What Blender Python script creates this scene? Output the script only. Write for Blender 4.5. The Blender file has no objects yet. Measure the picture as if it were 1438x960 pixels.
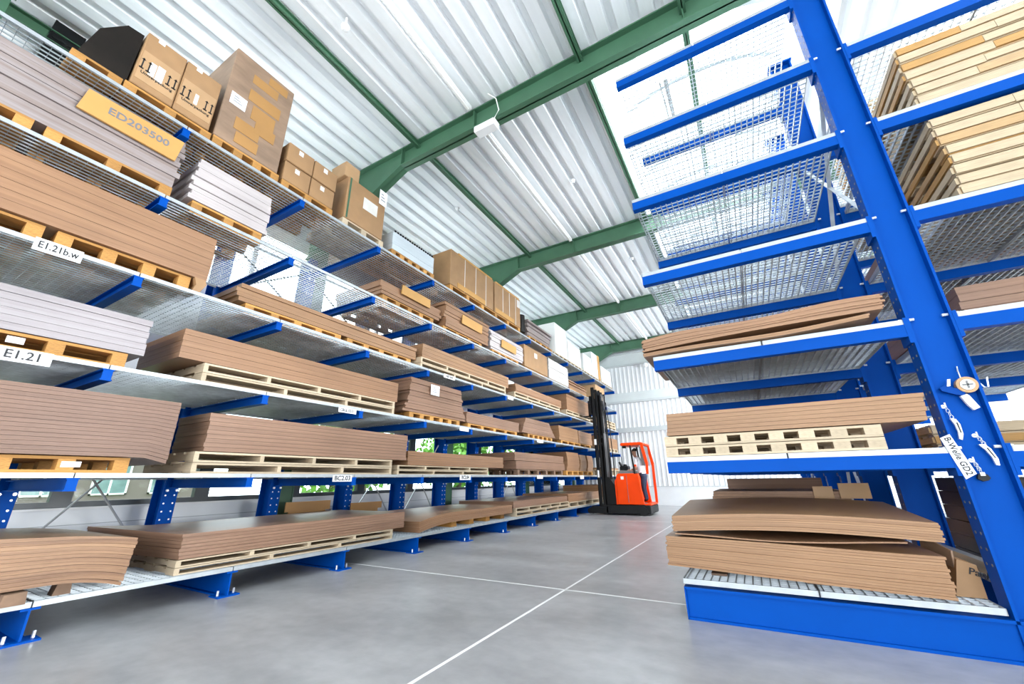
import bpy, math, random
from mathutils import Vector, Matrix
random.seed(7)
S = 0.77            # survey units -> metres, applied once to everything at the end
scene = bpy.context.scene
C = scene.collection

# ------------------------------------------------------------------ camera
cam_d = bpy.data.cameras.new('camera'); cam = bpy.data.objects.new('camera', cam_d); C.objects.link(cam)
cam_d.sensor_fit = 'HORIZONTAL'; cam_d.sensor_width = 36.0
cam_d.lens = 559.8 / 1438 * 36.0
cam_d.clip_start = 0.02; cam_d.clip_end = 400
yaw, pitch, roll = (0.5145687, 0.3328114, -0.0150210)
cy, sy, cp, sp = math.cos(yaw), math.sin(yaw), math.cos(pitch), math.sin(pitch)
fw = Vector((-sy*cp, cy*cp, sp)); rt = Vector((cy, sy, 0)); up = rt.cross(fw)
r2 = rt*math.cos(roll) + up*math.sin(roll); u2 = -rt*math.sin(roll) + up*math.cos(roll)
cam.matrix_world = Matrix(((r2.x, u2.x, -fw.x, 0), (r2.y, u2.y, -fw.y, 0), (r2.z, u2.z, -fw.z, 1.45*S), (0, 0, 0, 1)))
scene.camera = cam

# ------------------------------------------------------------------ world, daylight, exposure
world = bpy.data.worlds.new('overcast_sky'); scene.world = world; world.use_nodes = True
bg = world.node_tree.nodes['Background']
bg.inputs['Color'].default_value = (0.86, 0.93, 1.0, 1); bg.inputs['Strength'].default_value = 6.0
def sky_panel(name, x0, x1, y0, y1, z, power):
    l = bpy.data.lights.new(name, 'AREA'); l.shape = 'RECTANGLE'
    l.size = (x1-x0)*S; l.size_y = (y1-y0)*S; l.energy = power; l.color = (0.95, 0.98, 1.0)
    o = bpy.data.objects.new(name, l); C.objects.link(o); o.location = ((x0+x1)/2*S, (y0+y1)/2*S, z*S)
    return o
sky_panel('daylight_over_ridge_skylight', -1.4, 2.1, 5.9, 24.3, 11.1, 2000)
sky_panel('daylight_over_side_skylight', 4.2, 6.6, -11.5, 24.3, 10.3, 350)
g = sky_panel('fill_at_added_gate', -8.0, 10.0, -0.1, 7.0, 3.5, 1350)       # vertical: unseen gate added behind the camera to brighten the hall
g.location = (1.0*S, -12.6*S, 3.5*S); g.rotation_euler = (math.radians(90), 0, 0)
w_ = sky_panel('fill_at_added_right_windows', 3.0, 24.0, -2.9, 2.9, 3.6, 10000)  # vertical: fill light at an unseen window band added to the right wall
w_.location = (22.6*S, 13.5*S, 3.6*S); w_.rotation_euler = (math.radians(90), 0, math.radians(90))
u_ = sky_panel('daylight_at_upper_left_windows', -11.0, 24.0, -1.0, 1.0, 6.7, 1150)  # vertical: milky upper band of the left wall
u_.location = (-10.7*S, 6.5*S, 6.7*S); u_.rotation_euler = (math.radians(90), 0, math.radians(-90))
vs = scene.view_settings
vs.view_transform = 'Standard'; vs.look = 'None'; vs.exposure = -0.16; vs.gamma = 1.0; vs.use_curve_mapping = False
try:
    scene.cycles.max_bounces = 10; scene.cycles.diffuse_bounces = 5; scene.cycles.glossy_bounces = 3
    scene.cycles.transparent_max_bounces = 12; scene.cycles.sample_clamp_indirect = 8
except Exception: pass

# ------------------------------------------------------------------ materials
def nt(m): return m.node_tree.nodes, m.node_tree.links
def mat(name, col, rough=0.5, metal=0.0, var=0.12, scale=3.0, stretch=(1, 1, 1), bump=0.0, rnd=0.0, coat=0.0, spec=0.5):
    m = bpy.data.materials.new(name); m.use_nodes = True; N, L = nt(m)
    b = N['Principled BSDF']; b.inputs['Roughness'].default_value = rough; b.inputs['Metallic'].default_value = metal
    b.inputs['Coat Weight'].default_value = coat; b.inputs['Specular IOR Level'].default_value = spec
    tc = N.new('ShaderNodeTexCoord'); mp = N.new('ShaderNodeMapping'); mp.inputs['Scale'].default_value = stretch
    L.new(tc.outputs['Object'], mp.inputs['Vector'])
    nz = N.new('ShaderNodeTexNoise'); nz.inputs['Scale'].default_value = scale; nz.inputs['Detail'].default_value = 5
    L.new(mp.outputs['Vector'], nz.inputs['Vector'])
    rp = N.new('ShaderNodeMapRange'); rp.inputs['From Min'].default_value = 0.3; rp.inputs['From Max'].default_value = 0.7
    rp.inputs['To Min'].default_value = 1-var; rp.inputs['To Max'].default_value = 1+var
    L.new(nz.outputs['Fac'], rp.inputs['Value'])
    out = rp.outputs['Result']
    if rnd:
        oi = N.new('ShaderNodeObjectInfo'); r2_ = N.new('ShaderNodeMapRange')
        r2_.inputs['To Min'].default_value = 1-rnd; r2_.inputs['To Max'].default_value = 1+rnd*0.5
        L.new(oi.outputs['Random'], r2_.inputs['Value'])
        mu = N.new('ShaderNodeMath'); mu.operation = 'MULTIPLY'; L.new(out, mu.inputs[0]); L.new(r2_.outputs['Result'], mu.inputs[1]); out = mu.outputs[0]
    mx = N.new('ShaderNodeMix'); mx.data_type = 'RGBA'; mx.blend_type = 'MULTIPLY'; mx.inputs['Factor'].default_value = 1
    mx.inputs['A'].default_value = (*col, 1); L.new(out, mx.inputs['B']); L.new(mx.outputs['Result'], b.inputs['Base Color'])
    if bump:
        bp = N.new('ShaderNodeBump'); bp.inputs['Strength'].default_value = bump; bp.inputs['Distance'].default_value = 0.01
        L.new(nz.outputs['Fac'], bp.inputs['Height']); L.new(bp.outputs['Normal'], b.inputs['Normal'])
    return m
def board_mat(name, col, line, rough=0.42, freq=26.0, contrast=0.5):
    """stacked sheets: fine streaks that follow each sheet (stored per vertex as 'lay')"""
    m = bpy.data.materials.new(name); m.use_nodes = True; N, L = nt(m)
    b = N['Principled BSDF']; b.inputs['Roughness'].default_value = rough; b.inputs['Specular IOR Level'].default_value = 0.3
    at = N.new('ShaderNodeAttribute'); at.attribute_name = 'lay'
    tc = N.new('ShaderNodeTexCoord'); sx = N.new('ShaderNodeSeparateXYZ'); L.new(tc.outputs['Object'], sx.inputs[0])
    cb = N.new('ShaderNodeCombineXYZ')
    for k, s_ in (('X', 0.35), ('Y', 0.35)):
        mm = N.new('ShaderNodeMath'); mm.operation = 'MULTIPLY'; mm.inputs[1].default_value = s_
        L.new(sx.outputs[k], mm.inputs[0]); L.new(mm.outputs[0], cb.inputs[k])
    mz = N.new('ShaderNodeMath'); mz.operation = 'MULTIPLY'; mz.inputs[1].default_value = freq
    L.new(at.outputs['Fac'], mz.inputs[0]); L.new(mz.outputs[0], cb.inputs['Z'])
    nz = N.new('ShaderNodeTexNoise'); nz.inputs['Scale'].default_value = 1.6; nz.inputs['Detail'].default_value = 6; nz.inputs['Roughness'].default_value = 0.65
    L.new(cb.outputs[0], nz.inputs['Vector'])
    n2 = N.new('ShaderNodeTexNoise'); n2.inputs['Scale'].default_value = 1.1; n2.inputs['Detail'].default_value = 3
    L.new(tc.outputs['Object'], n2.inputs['Vector'])
    rp = N.new('ShaderNodeMapRange'); rp.inputs['From Min'].default_value = 0.38; rp.inputs['From Max'].default_value = 0.62
    L.new(nz.outputs['Fac'], rp.inputs['Value'])
    f2 = N.new('ShaderNodeMath'); f2.operation = 'MULTIPLY'; f2.inputs[1].default_value = contrast; L.new(rp.outputs['Result'], f2.inputs[0])
    mx = N.new('ShaderNodeMix'); mx.data_type = 'RGBA'; mx.inputs['A'].default_value = (*col, 1); mx.inputs['B'].default_value = (*line, 1)
    L.new(f2.outputs[0], mx.inputs['Factor'])
    r3 = N.new('ShaderNodeMapRange'); r3.inputs['From Min'].default_value = 0.3; r3.inputs['From Max'].default_value = 0.7
    r3.inputs['To Min'].default_value = 0.9; r3.inputs['To Max'].default_value = 1.08; L.new(n2.outputs['Fac'], r3.inputs['Value'])
    m2 = N.new('ShaderNodeMix'); m2.data_type = 'RGBA'; m2.blend_type = 'MULTIPLY'; m2.inputs['Factor'].default_value = 1
    L.new(mx.outputs['Result'], m2.inputs['A']); L.new(r3.outputs['Result'], m2.inputs['B']); L.new(m2.outputs['Result'], b.inputs['Base Color'])
    bp = N.new('ShaderNodeBump'); bp.inputs['Strength'].default_value = 0.35; bp.inputs['Distance'].default_value = 0.006
    L.new(nz.outputs['Fac'], bp.inputs['Height']); L.new(bp.outputs['Normal'], b.inputs['Normal'])
    return m
M = {}
def dim(f, *names):
    for n_ in names:
        for nd in M[n_].node_tree.nodes:
            if nd.type == 'VALTORGB':
                for e_ in nd.color_ramp.elements: e_.color = [c*f for c in list(e_.color)[:3]] + [1]
            if nd.type == 'MIX' and nd.data_type == 'RGBA':
                for k_ in ('A', 'B'):
                    if not nd.inputs[k_].is_linked: nd.inputs[k_].default_value = [c*f for c in list(nd.inputs[k_].default_value)[:3]] + [1]
M['blue'] = mat('blue_enamel', (0.0, 0.062, 0.34), 0.5, var=0.05, scale=1.5, spec=0.06)
M['blue_dark'] = mat('blue_enamel_weathered', (0.0, 0.05, 0.28), 0.5, var=0.08, scale=2, spec=0.08)
M['galv'] = mat('galvanised_steel', (0.60, 0.65, 0.68), 0.42, 0.55, var=0.15, scale=9)
M['strip'] = mat('galvanised_edge', (0.40, 0.43, 0.45), 0.45, 0.35, var=0.1, scale=8)
M['rod'] = mat('zinc_rod', (0.5, 0.52, 0.53), 0.4, 0.6)
M['bolt'] = mat('bolt_zinc', (0.75, 0.77, 0.78), 0.35, 0.5)
M['green'] = mat('green_structural_paint', (0.050, 0.135, 0.075), 0.5, var=0.08)
M['deck'] = mat('white_roof_sheet', (0.80, 0.825, 0.84), 0.45, 0.0, var=0.05, scale=2, stretch=(4, .3, 1))
M['wall'] = mat('white_cladding', (0.80, 0.82, 0.83), 0.5, var=0.03)
M['rail'] = mat('grey_wall_rail', (0.42, 0.45, 0.46), 0.5, var=0.04)
M['panel_grey'] = mat('grey_wall_panel', (0.50, 0.54, 0.54), 0.5, var=0.04)
M['frame'] = mat('anthracite_window_frame', (0.035, 0.045, 0.05), 0.4, var=0.05)
M['floor'] = None
M['wood'] = mat('new_pallet_wood', (0.74, 0.585, 0.40), 0.65, var=0.16, scale=5, stretch=(1, 1, 3), bump=0.2, rnd=0.16)
M['wood_old'] = mat('used_pallet_wood', (0.60, 0.29, 0.07), 0.7, var=0.22, scale=5, stretch=(1, 1, 3), bump=0.25, rnd=0.3)
M['wood_pile'] = mat('stacked_pallet_wood', (0.66, 0.51, 0.33), 0.65, var=0.16, scale=5, stretch=(1, 1, 3), bump=0.2)
def two_tone(m, col2):
    N, L = nt(m); mx = [n for n in N if n.type == 'MIX'][0]; oi = N.new('ShaderNodeObjectInfo'); cr = N.new('ShaderNodeValToRGB')
    cr.color_ramp.elements[0].position = 0.68; cr.color_ramp.elements[1].position = 0.82
    cr.color_ramp.elements[0].color = mx.inputs['A'].default_value; cr.color_ramp.elements[1].color = (*col2, 1)
    L.new(oi.outputs['Random'], cr.inputs['Fac']); L.new(cr.outputs['Color'], mx.inputs['A'])
two_tone(M['wood_pile'], (0.58, 0.31, 0.09))
M['wood_dark'] = mat('dark_scrap_wood', (0.20, 0.12, 0.075), 0.75, var=0.3, scale=6, bump=0.3)
M['brown'] = board_mat('brown_sheet_edges', (0.41, 0.225, 0.122), (0.255, 0.13, 0.07))
M['brown_dk'] = board_mat('dusky_brown_sheet_edges', (0.37, 0.215, 0.14), (0.225, 0.125, 0.08))
M['tan'] = board_mat('tan_sheet_edges', (0.42, 0.235, 0.12), (0.27, 0.135, 0.065))
M['tan_stripe'] = board_mat('tan_banded_sheet_edges', (0.42, 0.235, 0.125), (0.17, 0.08, 0.042), freq=15, contrast=0.75)
M['lav'] = board_mat('pale_lilac_sheet_edges', (0.52, 0.47, 0.48), (0.38, 0.32, 0.33), contrast=0.55)
M['lavb'] = board_mat('lilac_brown_sheet_edges', (0.50, 0.43, 0.42), (0.31, 0.21, 0.165), freq=14, contrast=0.6)
M['white_b'] = board_mat('white_sheet_edges', (0.82, 0.79, 0.76), (0.66, 0.60, 0.56), contrast=0.4)
M['lavl'] = board_mat('light_lilac_sheet_edges', (0.54, 0.49, 0.48), (0.40, 0.34, 0.34), contrast=0.5)
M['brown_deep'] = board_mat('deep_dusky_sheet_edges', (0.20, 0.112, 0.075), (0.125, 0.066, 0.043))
M['wall_far'] = mat('white_ribbed_cladding', (0.60, 0.615, 0.63), 0.5, var=0.03)
M['carton'] = mat('kraft_carton', (0.44, 0.25, 0.115), 0.6, var=0.10, scale=4)
M['carton_l'] = mat('light_kraft_carton', (0.56, 0.34, 0.17), 0.6, var=0.08, scale=4)
M['carton_d'] = mat('dusty_wrapped_carton', (0.36, 0.235, 0.155), 0.5, var=0.22, scale=2.5, stretch=(1, 1, 3))
M['patch'] = mat('orange_tape_patch', (0.52, 0.27, 0.085), 0.42, var=0.08)
M['ochre'] = mat('ochre_board', (0.68, 0.36, 0.10), 0.55, var=0.05)
M['tape'] = mat('clear_tape_scrap', (0.75, 0.72, 0.68), 0.25, var=0.1)
M['paper'] = mat('white_paper', (0.86, 0.86, 0.87), 0.6, var=0.02)
M['ink'] = mat('black_print', (0.012, 0.012, 0.014), 0.6, var=0.02)
M['ink_grey'] = mat('grey_print', (0.16, 0.17, 0.2), 0.6, var=0.05)
M['film'] = mat('dark_stretch_film', (0.014, 0.011, 0.009), 0.3, var=0.3, scale=3, spec=0.2)
M['white'] = mat('white_plastic', (0.82, 0.82, 0.80), 0.4, var=0.03)
M['steelw'] = mat('pale_steel_sheet', (0.62, 0.68, 0.72), 0.35, 0.3, var=0.06, stretch=(1, 1, 12))
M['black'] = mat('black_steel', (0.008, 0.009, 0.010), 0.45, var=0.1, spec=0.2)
M['orange'] = mat('orange_truck_paint', (0.92, 0.060, 0.0), 0.45, var=0.03, spec=0.15)
M['greymetal'] = mat('grey_plastic', (0.16, 0.16, 0.165), 0.5)
M['skin'] = mat('skin', (0.50, 0.27, 0.18), 0.55, var=0.04)
M['shirt'] = mat('white_shirt', (0.80, 0.81, 0.84), 0.8, var=0.04)
M['jeans'] = mat('navy_trousers', (0.018, 0.03, 0.07), 0.8, var=0.15)
M['hair'] = mat('black_hair', (0.012, 0.009, 0.008), 0.6)
M['brick'] = None
M['glassdark'] = mat('far_window_glass', (0.16, 0.24, 0.24), 0.15, var=0.2)
M['leaf'] = mat('leaves', (0.13, 0.30, 0.04), 0.7, var=0.5, scale=3.5)
M['bark'] = mat('bark', (0.10, 0.07, 0.045), 0.85, var=0.3)
M['grass'] = mat('outside_lawn', (0.16, 0.25, 0.07), 0.9, var=0.3)
M['line'] = mat('white_joint_sealant', (0.80, 0.80, 0.79), 0.5, var=0.05)
M['lamp'] = mat('lamp_housing', (0.85, 0.86, 0.86), 0.35, var=0.02)
dim(0.78, 'brown', 'brown_dk', 'tan', 'tan_stripe', 'lav', 'lavb', 'white_b', 'carton', 'carton_l', 'carton_d', 'patch', 'ochre')
dim(0.84, 'lav'); dim(0.72, 'wood_pile'); dim(0.85, 'lavb', 'wood_old'); dim(0.72, 'wood')
# concrete
def concrete():
    m = bpy.data.materials.new('polished_concrete'); m.use_nodes = True; N, L = nt(m); b = N['Principled BSDF']
    tc = N.new('ShaderNodeTexCoord'); a = N.new('ShaderNodeTexNoise'); a.inputs['Scale'].default_value = 0.55; a.inputs['Detail'].default_value = 9; a.inputs['Roughness'].default_value = 0.62
    mp = N.new('ShaderNodeMapping'); mp.inputs['Rotation'].default_value = (0, 0, 0.4); mp.inputs['Scale'].default_value = (1, 2.2, 1)
    L.new(tc.outputs['Object'], mp.inputs['Vector']); L.new(mp.outputs['Vector'], a.inputs['Vector'])
    c = N.new('ShaderNodeTexNoise'); c.inputs['Scale'].default_value = 7; c.inputs['Detail'].default_value = 6; L.new(tc.outputs['Object'], c.inputs['Vector'])
    ad = N.new('ShaderNodeMath'); ad.operation = 'MULTIPLY_ADD'; ad.inputs[1].default_value = 0.35; L.new(c.outputs['Fac'], ad.inputs[0]); L.new(a.outputs['Fac'], ad.inputs[2])
    cr = N.new('ShaderNodeValToRGB'); e = cr.color_ramp.elements
    e[0].position = 0.50; e[0].color = (0.245, 0.245, 0.25, 1); e[1].position = 0.84; e[1].color = (0.40, 0.40, 0.407, 1)
    L.new(ad.outputs[0], cr.inputs['Fac']); L.new(cr.outputs['Color'], b.inputs['Base Color'])
    mr = N.new('ShaderNodeMapRange'); mr.inputs['To Min'].default_value = 0.22; mr.inputs['To Max'].default_value = 0.42; L.new(a.outputs['Fac'], mr.inputs['Value']); L.new(mr.outputs['Result'], b.inputs['Roughness'])
    return m
M['floor'] = concrete()
def brick_m():
    m = bpy.data.materials.new('red_brick'); m.use_nodes = True; N, L = nt(m); b = N['Principled BSDF']; b.inputs['Roughness'].default_value = 0.9
    tc = N.new('ShaderNodeTexCoord'); mp = N.new('ShaderNodeMapping'); mp.inputs['Rotation'].default_value = (math.pi/2, 0, math.pi/2)
    br = N.new('ShaderNodeTexBrick'); br.inputs['Scale'].default_value = 2.0
    br.inputs['Color1'].default_value = (0.15, 0.040, 0.028, 1); br.inputs['Color2'].default_value = (0.12, 0.032, 0.022, 1); br.inputs['Mortar'].default_value = (0.17, 0.14, 0.125, 1)
    L.new(tc.outputs['Object'], mp.inputs['Vector']); L.new(mp.outputs['Vector'], br.inputs['Vector']); L.new(br.outputs['Color'], b.inputs['Base Color'])
    return m
M['brick'] = brick_m()
def pane_m(name, tint, gloss):
    m = bpy.data.materials.new(name); m.use_nodes = True; N, L = nt(m)
    for n in list(N):
        if n.type != 'OUTPUT_MATERIAL': N.remove(n)
    o = [n for n in N if n.type == 'OUTPUT_MATERIAL'][0]
    t = N.new('ShaderNodeBsdfTransparent'); t.inputs['Color'].default_value = (*tint, 1)
    g = N.new('ShaderNodeBsdfGlossy'); g.inputs['Roughness'].default_value = 0.05
    fr = N.new('ShaderNodeLayerWeight'); fr.inputs['Blend'].default_value = gloss
    mx = N.new('ShaderNodeMixShader'); L.new(fr.outputs['Fresnel'], mx.inputs[0]); L.new(t.outputs[0], mx.inputs[1]); L.new(g.outputs[0], mx.inputs[2]); L.new(mx.outputs[0], o.inputs['Surface'])
    return m
M['pane'] = pane_m('window_glass', (0.92, 0.96, 0.95), 0.12)
def polycarb(f=0.22, nm='clear_polycarbonate'):
    m = bpy.data.materials.new(nm); m.use_nodes = True; N, L = nt(m)
    for n in list(N):
        if n.type != 'OUTPUT_MATERIAL': N.remove(n)
    o = [n for n in N if n.type == 'OUTPUT_MATERIAL'][0]
    t = N.new('ShaderNodeBsdfTransparent'); t.inputs['Color'].default_value = (0.93, 0.96, 0.97, 1)
    g = N.new('ShaderNodeBsdfTranslucent'); g.inputs['Color'].default_value = (0.9, 0.93, 0.95, 1)
    mx = N.new('ShaderNodeMixShader'); mx.inputs[0].default_value = f
    L.new(t.outputs[0], mx.inputs[1]); L.new(g.outputs[0], mx.inputs[2]); L.new(mx.outputs[0], o.inputs['Surface'])
    return m
M['polycarb'] = polycarb()
M['milky'] = polycarb(0.75, 'milky_polycarbonate')

# ------------------------------------------------------------------ mesh helpers
class MB:
    def __init__(s): s.v = []; s.f = []; s.lay = None
    def box(s, x0, x1, y0, y1, z0, z1):
        n = len(s.v)
        s.v += [(x0,y0,z0),(x1,y0,z0),(x1,y1,z0),(x0,y1,z0),(x0,y0,z1),(x1,y0,z1),(x1,y1,z1),(x0,y1,z1)]
        s.f += [tuple(n+i for i in q) for q in ((0,3,2,1),(4,5,6,7),(0,1,5,4),(1,2,6,5),(2,3,7,6),(3,0,4,7))]
        return s
    def bar(s, a, b, w, h=None, upv=(0,0,1)):
        """rectangular bar from a to b"""
        h = h or w; a = Vector(a); b = Vector(b); d = (b-a).normalized(); u = Vector(upv)
        if abs(d.dot(u)) > 0.98: u = Vector((1,0,0))
        r = d.cross(u).normalized(); u = r.cross(d); n = len(s.v)
        for p in (a, b):
            for i, j in ((-1,-1),(1,-1),(1,1),(-1,1)): s.v.append(tuple(p + r*(i*w/2) + u*(j*h/2)))
        s.f += [tuple(n+i for i in q) for q in ((0,1,2,3),(7,6,5,4),(0,4,5,1),(1,5,6,2),(2,6,7,3),(3,7,4,0))]
        return s
    def tube(s, pts, r, k=8):
        pts = [Vector(p) for p in pts]; n0 = len(s.v)
        for i, p in enumerate(pts):
            d = (pts[min(i+1, len(pts)-1)] - pts[max(i-1, 0)]).normalized()
            u = Vector((0,0,1)) if abs(d.z) < 0.9 else Vector((1,0,0))
            a = d.cross(u).normalized(); b = d.cross(a)
            rr = r[i] if isinstance(r, (list, tuple)) else r
            for j in range(k):
                t = 2*math.pi*j/k; s.v.append(tuple(p + a*(rr*math.cos(t)) + b*(rr*math.sin(t))))
        for i in range(len(pts)-1):
            for j in range(k):
                s.f.append((n0+i*k+j, n0+i*k+(j+1)%k, n0+(i+1)*k+(j+1)%k, n0+(i+1)*k+j))
        s.f.append(tuple(n0+j for j in range(k))[::-1]); s.f.append(tuple(n0+(len(pts)-1)*k+j for j in range(k)))
        return s
    def prism(s, poly, axis, a, b):
        """poly: 2D outline in the two other axes (x,z for axis y; y,z for axis x; x,y for axis z)"""
        n = len(s.v); k = len(poly)
        for t in (a, b):
            for p, q in poly:
                s.v.append({'x': (t,p,q), 'y': (p,t,q), 'z': (p,q,t)}[axis])
        s.f += [tuple(range(n, n+k))[::-1], tuple(range(n+k, n+2*k))]
        for i in range(k): s.f.append((n+i, n+(i+1)%k, n+k+(i+1)%k, n+k+i))
        return s
    def disc(s, c, nrm, r, t=0.01, k=10):
        c = Vector(c); nrm = Vector(nrm).normalized(); return s.tube([c - nrm*t/2, c + nrm*t/2], r, k)
    def mesh(s, name, m, org=(0,0,0), smooth=False, bevel=0):
        me = bpy.data.meshes.new(name); ox, oy, oz = org
        me.from_pydata([(x-ox, y-oy, z-oz) for x, y, z in s.v], [], s.f); me.validate()
        import bmesh as _bm
        bm = _bm.new(); bm.from_mesh(me); _bm.ops.recalc_face_normals(bm, faces=bm.faces)
        if bevel: _bm.ops.bevel(bm, geom=list(bm.edges), offset=bevel, segments=1, affect='EDGES', clamp_overlap=True)
        bm.to_mesh(me); bm.free()
        if s.lay is not None and not bevel:
            at = me.attributes.new('lay', 'FLOAT', 'POINT'); at.data.foreach_set('value', s.lay)
        if m is not None: me.materials.append(m)
        if smooth: me.shade_smooth()
        return me
def link(name, me, parent=None, loc=(0,0,0), rz=0.0):
    o = bpy.data.objects.new(name, me); C.objects.link(o); o.location = loc
    if rz: o.rotation_euler = (0, 0, rz)
    if parent is not None: o.parent = parent
    return o
def tag(o, label=None, cat=None, group=None, kind=None):
    if label: o['label'] = label
    if cat: o['category'] = cat
    if group: o['group'] = group
    if kind: o['kind'] = kind
    return o
def thing(name, loc, label, cat, group=None, rz=0.0):
    o = bpy.data.objects.new(name, None); C.objects.link(o); o.location = loc; o.rotation_euler = (0, 0, rz); o.empty_display_size = 0.2
    return tag(o, label, cat, group)
def part(name, mb, m, parent, org=None, **k):
    """verts in world coordinates; org = location of the (unrotated) top thing"""
    org = org if org is not None else tuple(parent.location)
    return link(name, mb.mesh(name, m, org, **k), parent)
def solo(name, mb, m, org, label, cat, group=None, kind=None, **k):
    return tag(link(name, mb.mesh(name, m, org, **k), None, org), label, cat, group, kind)
CUBES = {}
def plank(name, parent, m, c, d, rz=0.0):
    """a board: shared unit block, sized by its scale"""
    if m.name not in CUBES: CUBES[m.name] = MB().box(-.5,.5,-.5,.5,-.5,.5).mesh('board_'+m.name, m)
    o = link(name, CUBES[m.name], parent, c, rz); o.scale = d; return o
def text_mesh(body, size, m, extrude=0.002, align='CENTER'):
    cu = bpy.data.curves.new('lettering', 'FONT'); cu.body = body; cu.size = size; cu.extrude = extrude; cu.align_x = align; cu.align_y = 'CENTER'; cu.resolution_u = 3; cu.offset = size*0.016
    t = bpy.data.objects.new('lettering_tmp', cu); C.objects.link(t)
    bpy.context.view_layer.update()
    me = bpy.data.meshes.new_from_object(t.evaluated_get(bpy.context.evaluated_depsgraph_get()))
    bpy.data.objects.remove(t); bpy.data.curves.remove(cu); me.materials.clear(); me.materials.append(m)
    return me
def lettering(body, size, m, parent, frame, name='lettering', squeeze=1.0):
    """frame: 4x4 placing text X (reading), Y (up) and Z (facing) relative to the parent"""
    me = text_mesh(body, size, m); me.transform(frame @ Matrix.Diagonal((squeeze, 1, 1, 1))); return link(name, me, parent)
def frame_of(o, x, y):
    x = Vector(x).normalized(); y = Vector(y); y = (y - x*x.dot(y)).normalized(); z = x.cross(y)
    return Matrix(((x.x,y.x,z.x,o[0]),(x.y,y.y,z.y,o[1]),(x.z,y.z,z.z,o[2]),(0,0,0,1)))
FACE_X = lambda o: frame_of(o, (0,1,0), (0,0,1))       # reads along +y, faces +x (left rack)
FACE_Y = lambda o: frame_of(o, (1,0,0), (0,0,1))       # reads along +x, faces -y
# ================================================================== the setting
XW, YF, YN, XR = -10.0, 24.8, -12.0, 22.0         # left wall, far wall, near wall, right wall (inner faces)
ZC = 9.55
fl = solo('floor', MB().box(XW-0.3, XR+0.3, YN-0.3, YF+0.3, -0.25, 0), M['floor'], (0, 6, 0), 'polished grey concrete hall floor', 'floor', kind='structure')
for a in ((-2.545, -2.515, YN, YF), (XW, XR, 5.855, 5.88), (XW, XR, 15.6, 15.62)):
    part('joint_line', MB().box(a[0], a[1], a[2], a[3], -0.01, 0.002), M['line'], fl, (0, 6, 0))

# ---- trapezoidal roof sheets: real folded profile running along the hall
def deck_profile(x0, x1):
    pts = []; x = x0; P = 0.41
    while x < x1 - 0.01:
        for dx, dz in ((0.0, 0.0), (0.23, 0.0), (0.27, 0.13), (0.37, 0.13)):
            if x+dx <= x1: pts.append((x+dx, dz))
        x += P
    pts.append((x1, 0.0)); return pts
def deck(name, x0, x1, ya=YN-0.3, yb=YF+0.3):
    mb = MB(); pr = deck_profile(x0, x1); n = len(pr)
    for z0 in (ZC, ZC+0.012):
        for y in (ya, yb):
            mb.v += [(x, y, z0+dz) for x, dz in pr]
    for i in range(n-1):
        mb.f.append((i, i+1, n+i+1, n+i)); mb.f.append((2*n+i, 3*n+i, 3*n+i+1, 2*n+i+1))
    for o in (0, n):
        for i in range(n-1): mb.f.append((o+i, 2*n+o+i, 2*n+o+i+1, o+i+1))
    mb.f.append((0, n, 3*n, 2*n)); mb.f.append((n-1, 3*n-1, 4*n-1, 2*n-1))
    return mb
cl = solo('ceiling', deck('ceiling', XW-0.3, -1.55), M['deck'], (0, 6, ZC), 'white trapezoidal metal roof sheeting', 'ceiling', kind='structure')
part('roof_sheet', deck('roof_sheet', -1.55, 2.25, YN-0.3, 5.75), M['deck'], cl, (0, 6, ZC))
part('roof_sheet', deck('roof_sheet', 2.25, 4.1), M['deck'], cl, (0, 6, ZC))
part('roof_sheet', deck('roof_sheet', 6.7, XR+0.3), M['deck'], cl, (0, 6, ZC))

# ---- green portal frames: rafters with haunches, columns on the left wall
FR = (-6.45, -0.35, 5.75, 11.85, 17.95, 24.05)
def ibeam_y(mb, prof_top, prof_bot, y, w, t=0.03):
    """beam along x: lists of (x, z) for top and bottom edges"""
    xs = [p[0] for p in prof_top]
    poly = [(x, z) for x, z in prof_bot] + [(x, z) for x, z in reversed(prof_top)]
    mb.prism(poly, 'y', y-0.015, y+0.015)
    for pr, sg in ((prof_top, -1), (prof_bot, 1)):
        for (xa, za), (xb, zb) in zip(pr[:-1], pr[1:]):
            mb.prism([(xa, za), (xb, zb), (xb, zb+sg*t), (xa, za+sg*t)], 'y', y-w/2, y+w/2)
for k, y in enumerate(FR):
    mb = MB()
    ibeam_y(mb, [(-9.75, 9.52), (XR, 9.52)], [(-9.75, 7.3), (-6.33, 8.96), (XR, 8.96)], y, 0.26)
    for xs in (-6.33, -4.1, 0.35, 3.0):
        mb.box(xs-0.01, xs+0.01, y-0.12, y+0.12, 8.98, 9.5)
    r = solo('roof_beam', mb, M['green'], (0, y, 8.96), 'green steel roof beam with haunch, %s from the near end' % ('first', 'second', 'third', 'fourth', 'fifth', 'sixth')[k], 'roof beam', kind='structure')
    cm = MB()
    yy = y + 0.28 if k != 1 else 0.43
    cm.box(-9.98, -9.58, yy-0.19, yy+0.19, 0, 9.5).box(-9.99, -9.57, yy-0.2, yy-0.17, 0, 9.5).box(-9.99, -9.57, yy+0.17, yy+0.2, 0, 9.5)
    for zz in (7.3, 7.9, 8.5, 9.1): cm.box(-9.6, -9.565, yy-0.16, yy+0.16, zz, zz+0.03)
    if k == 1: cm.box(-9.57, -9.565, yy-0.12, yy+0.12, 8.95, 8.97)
    solo('building_column', cm, M['black' if k == 1 else 'green'], (-9.8, yy, 0), ('black' if k == 1 else 'green') + ' steel wall column, %s from the near end' % ('first', 'second', 'third', 'fourth', 'fifth', 'sixth')[k], 'column', kind='structure')  # second column is green steel, blackened to hold the dark corner's shade
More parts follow.
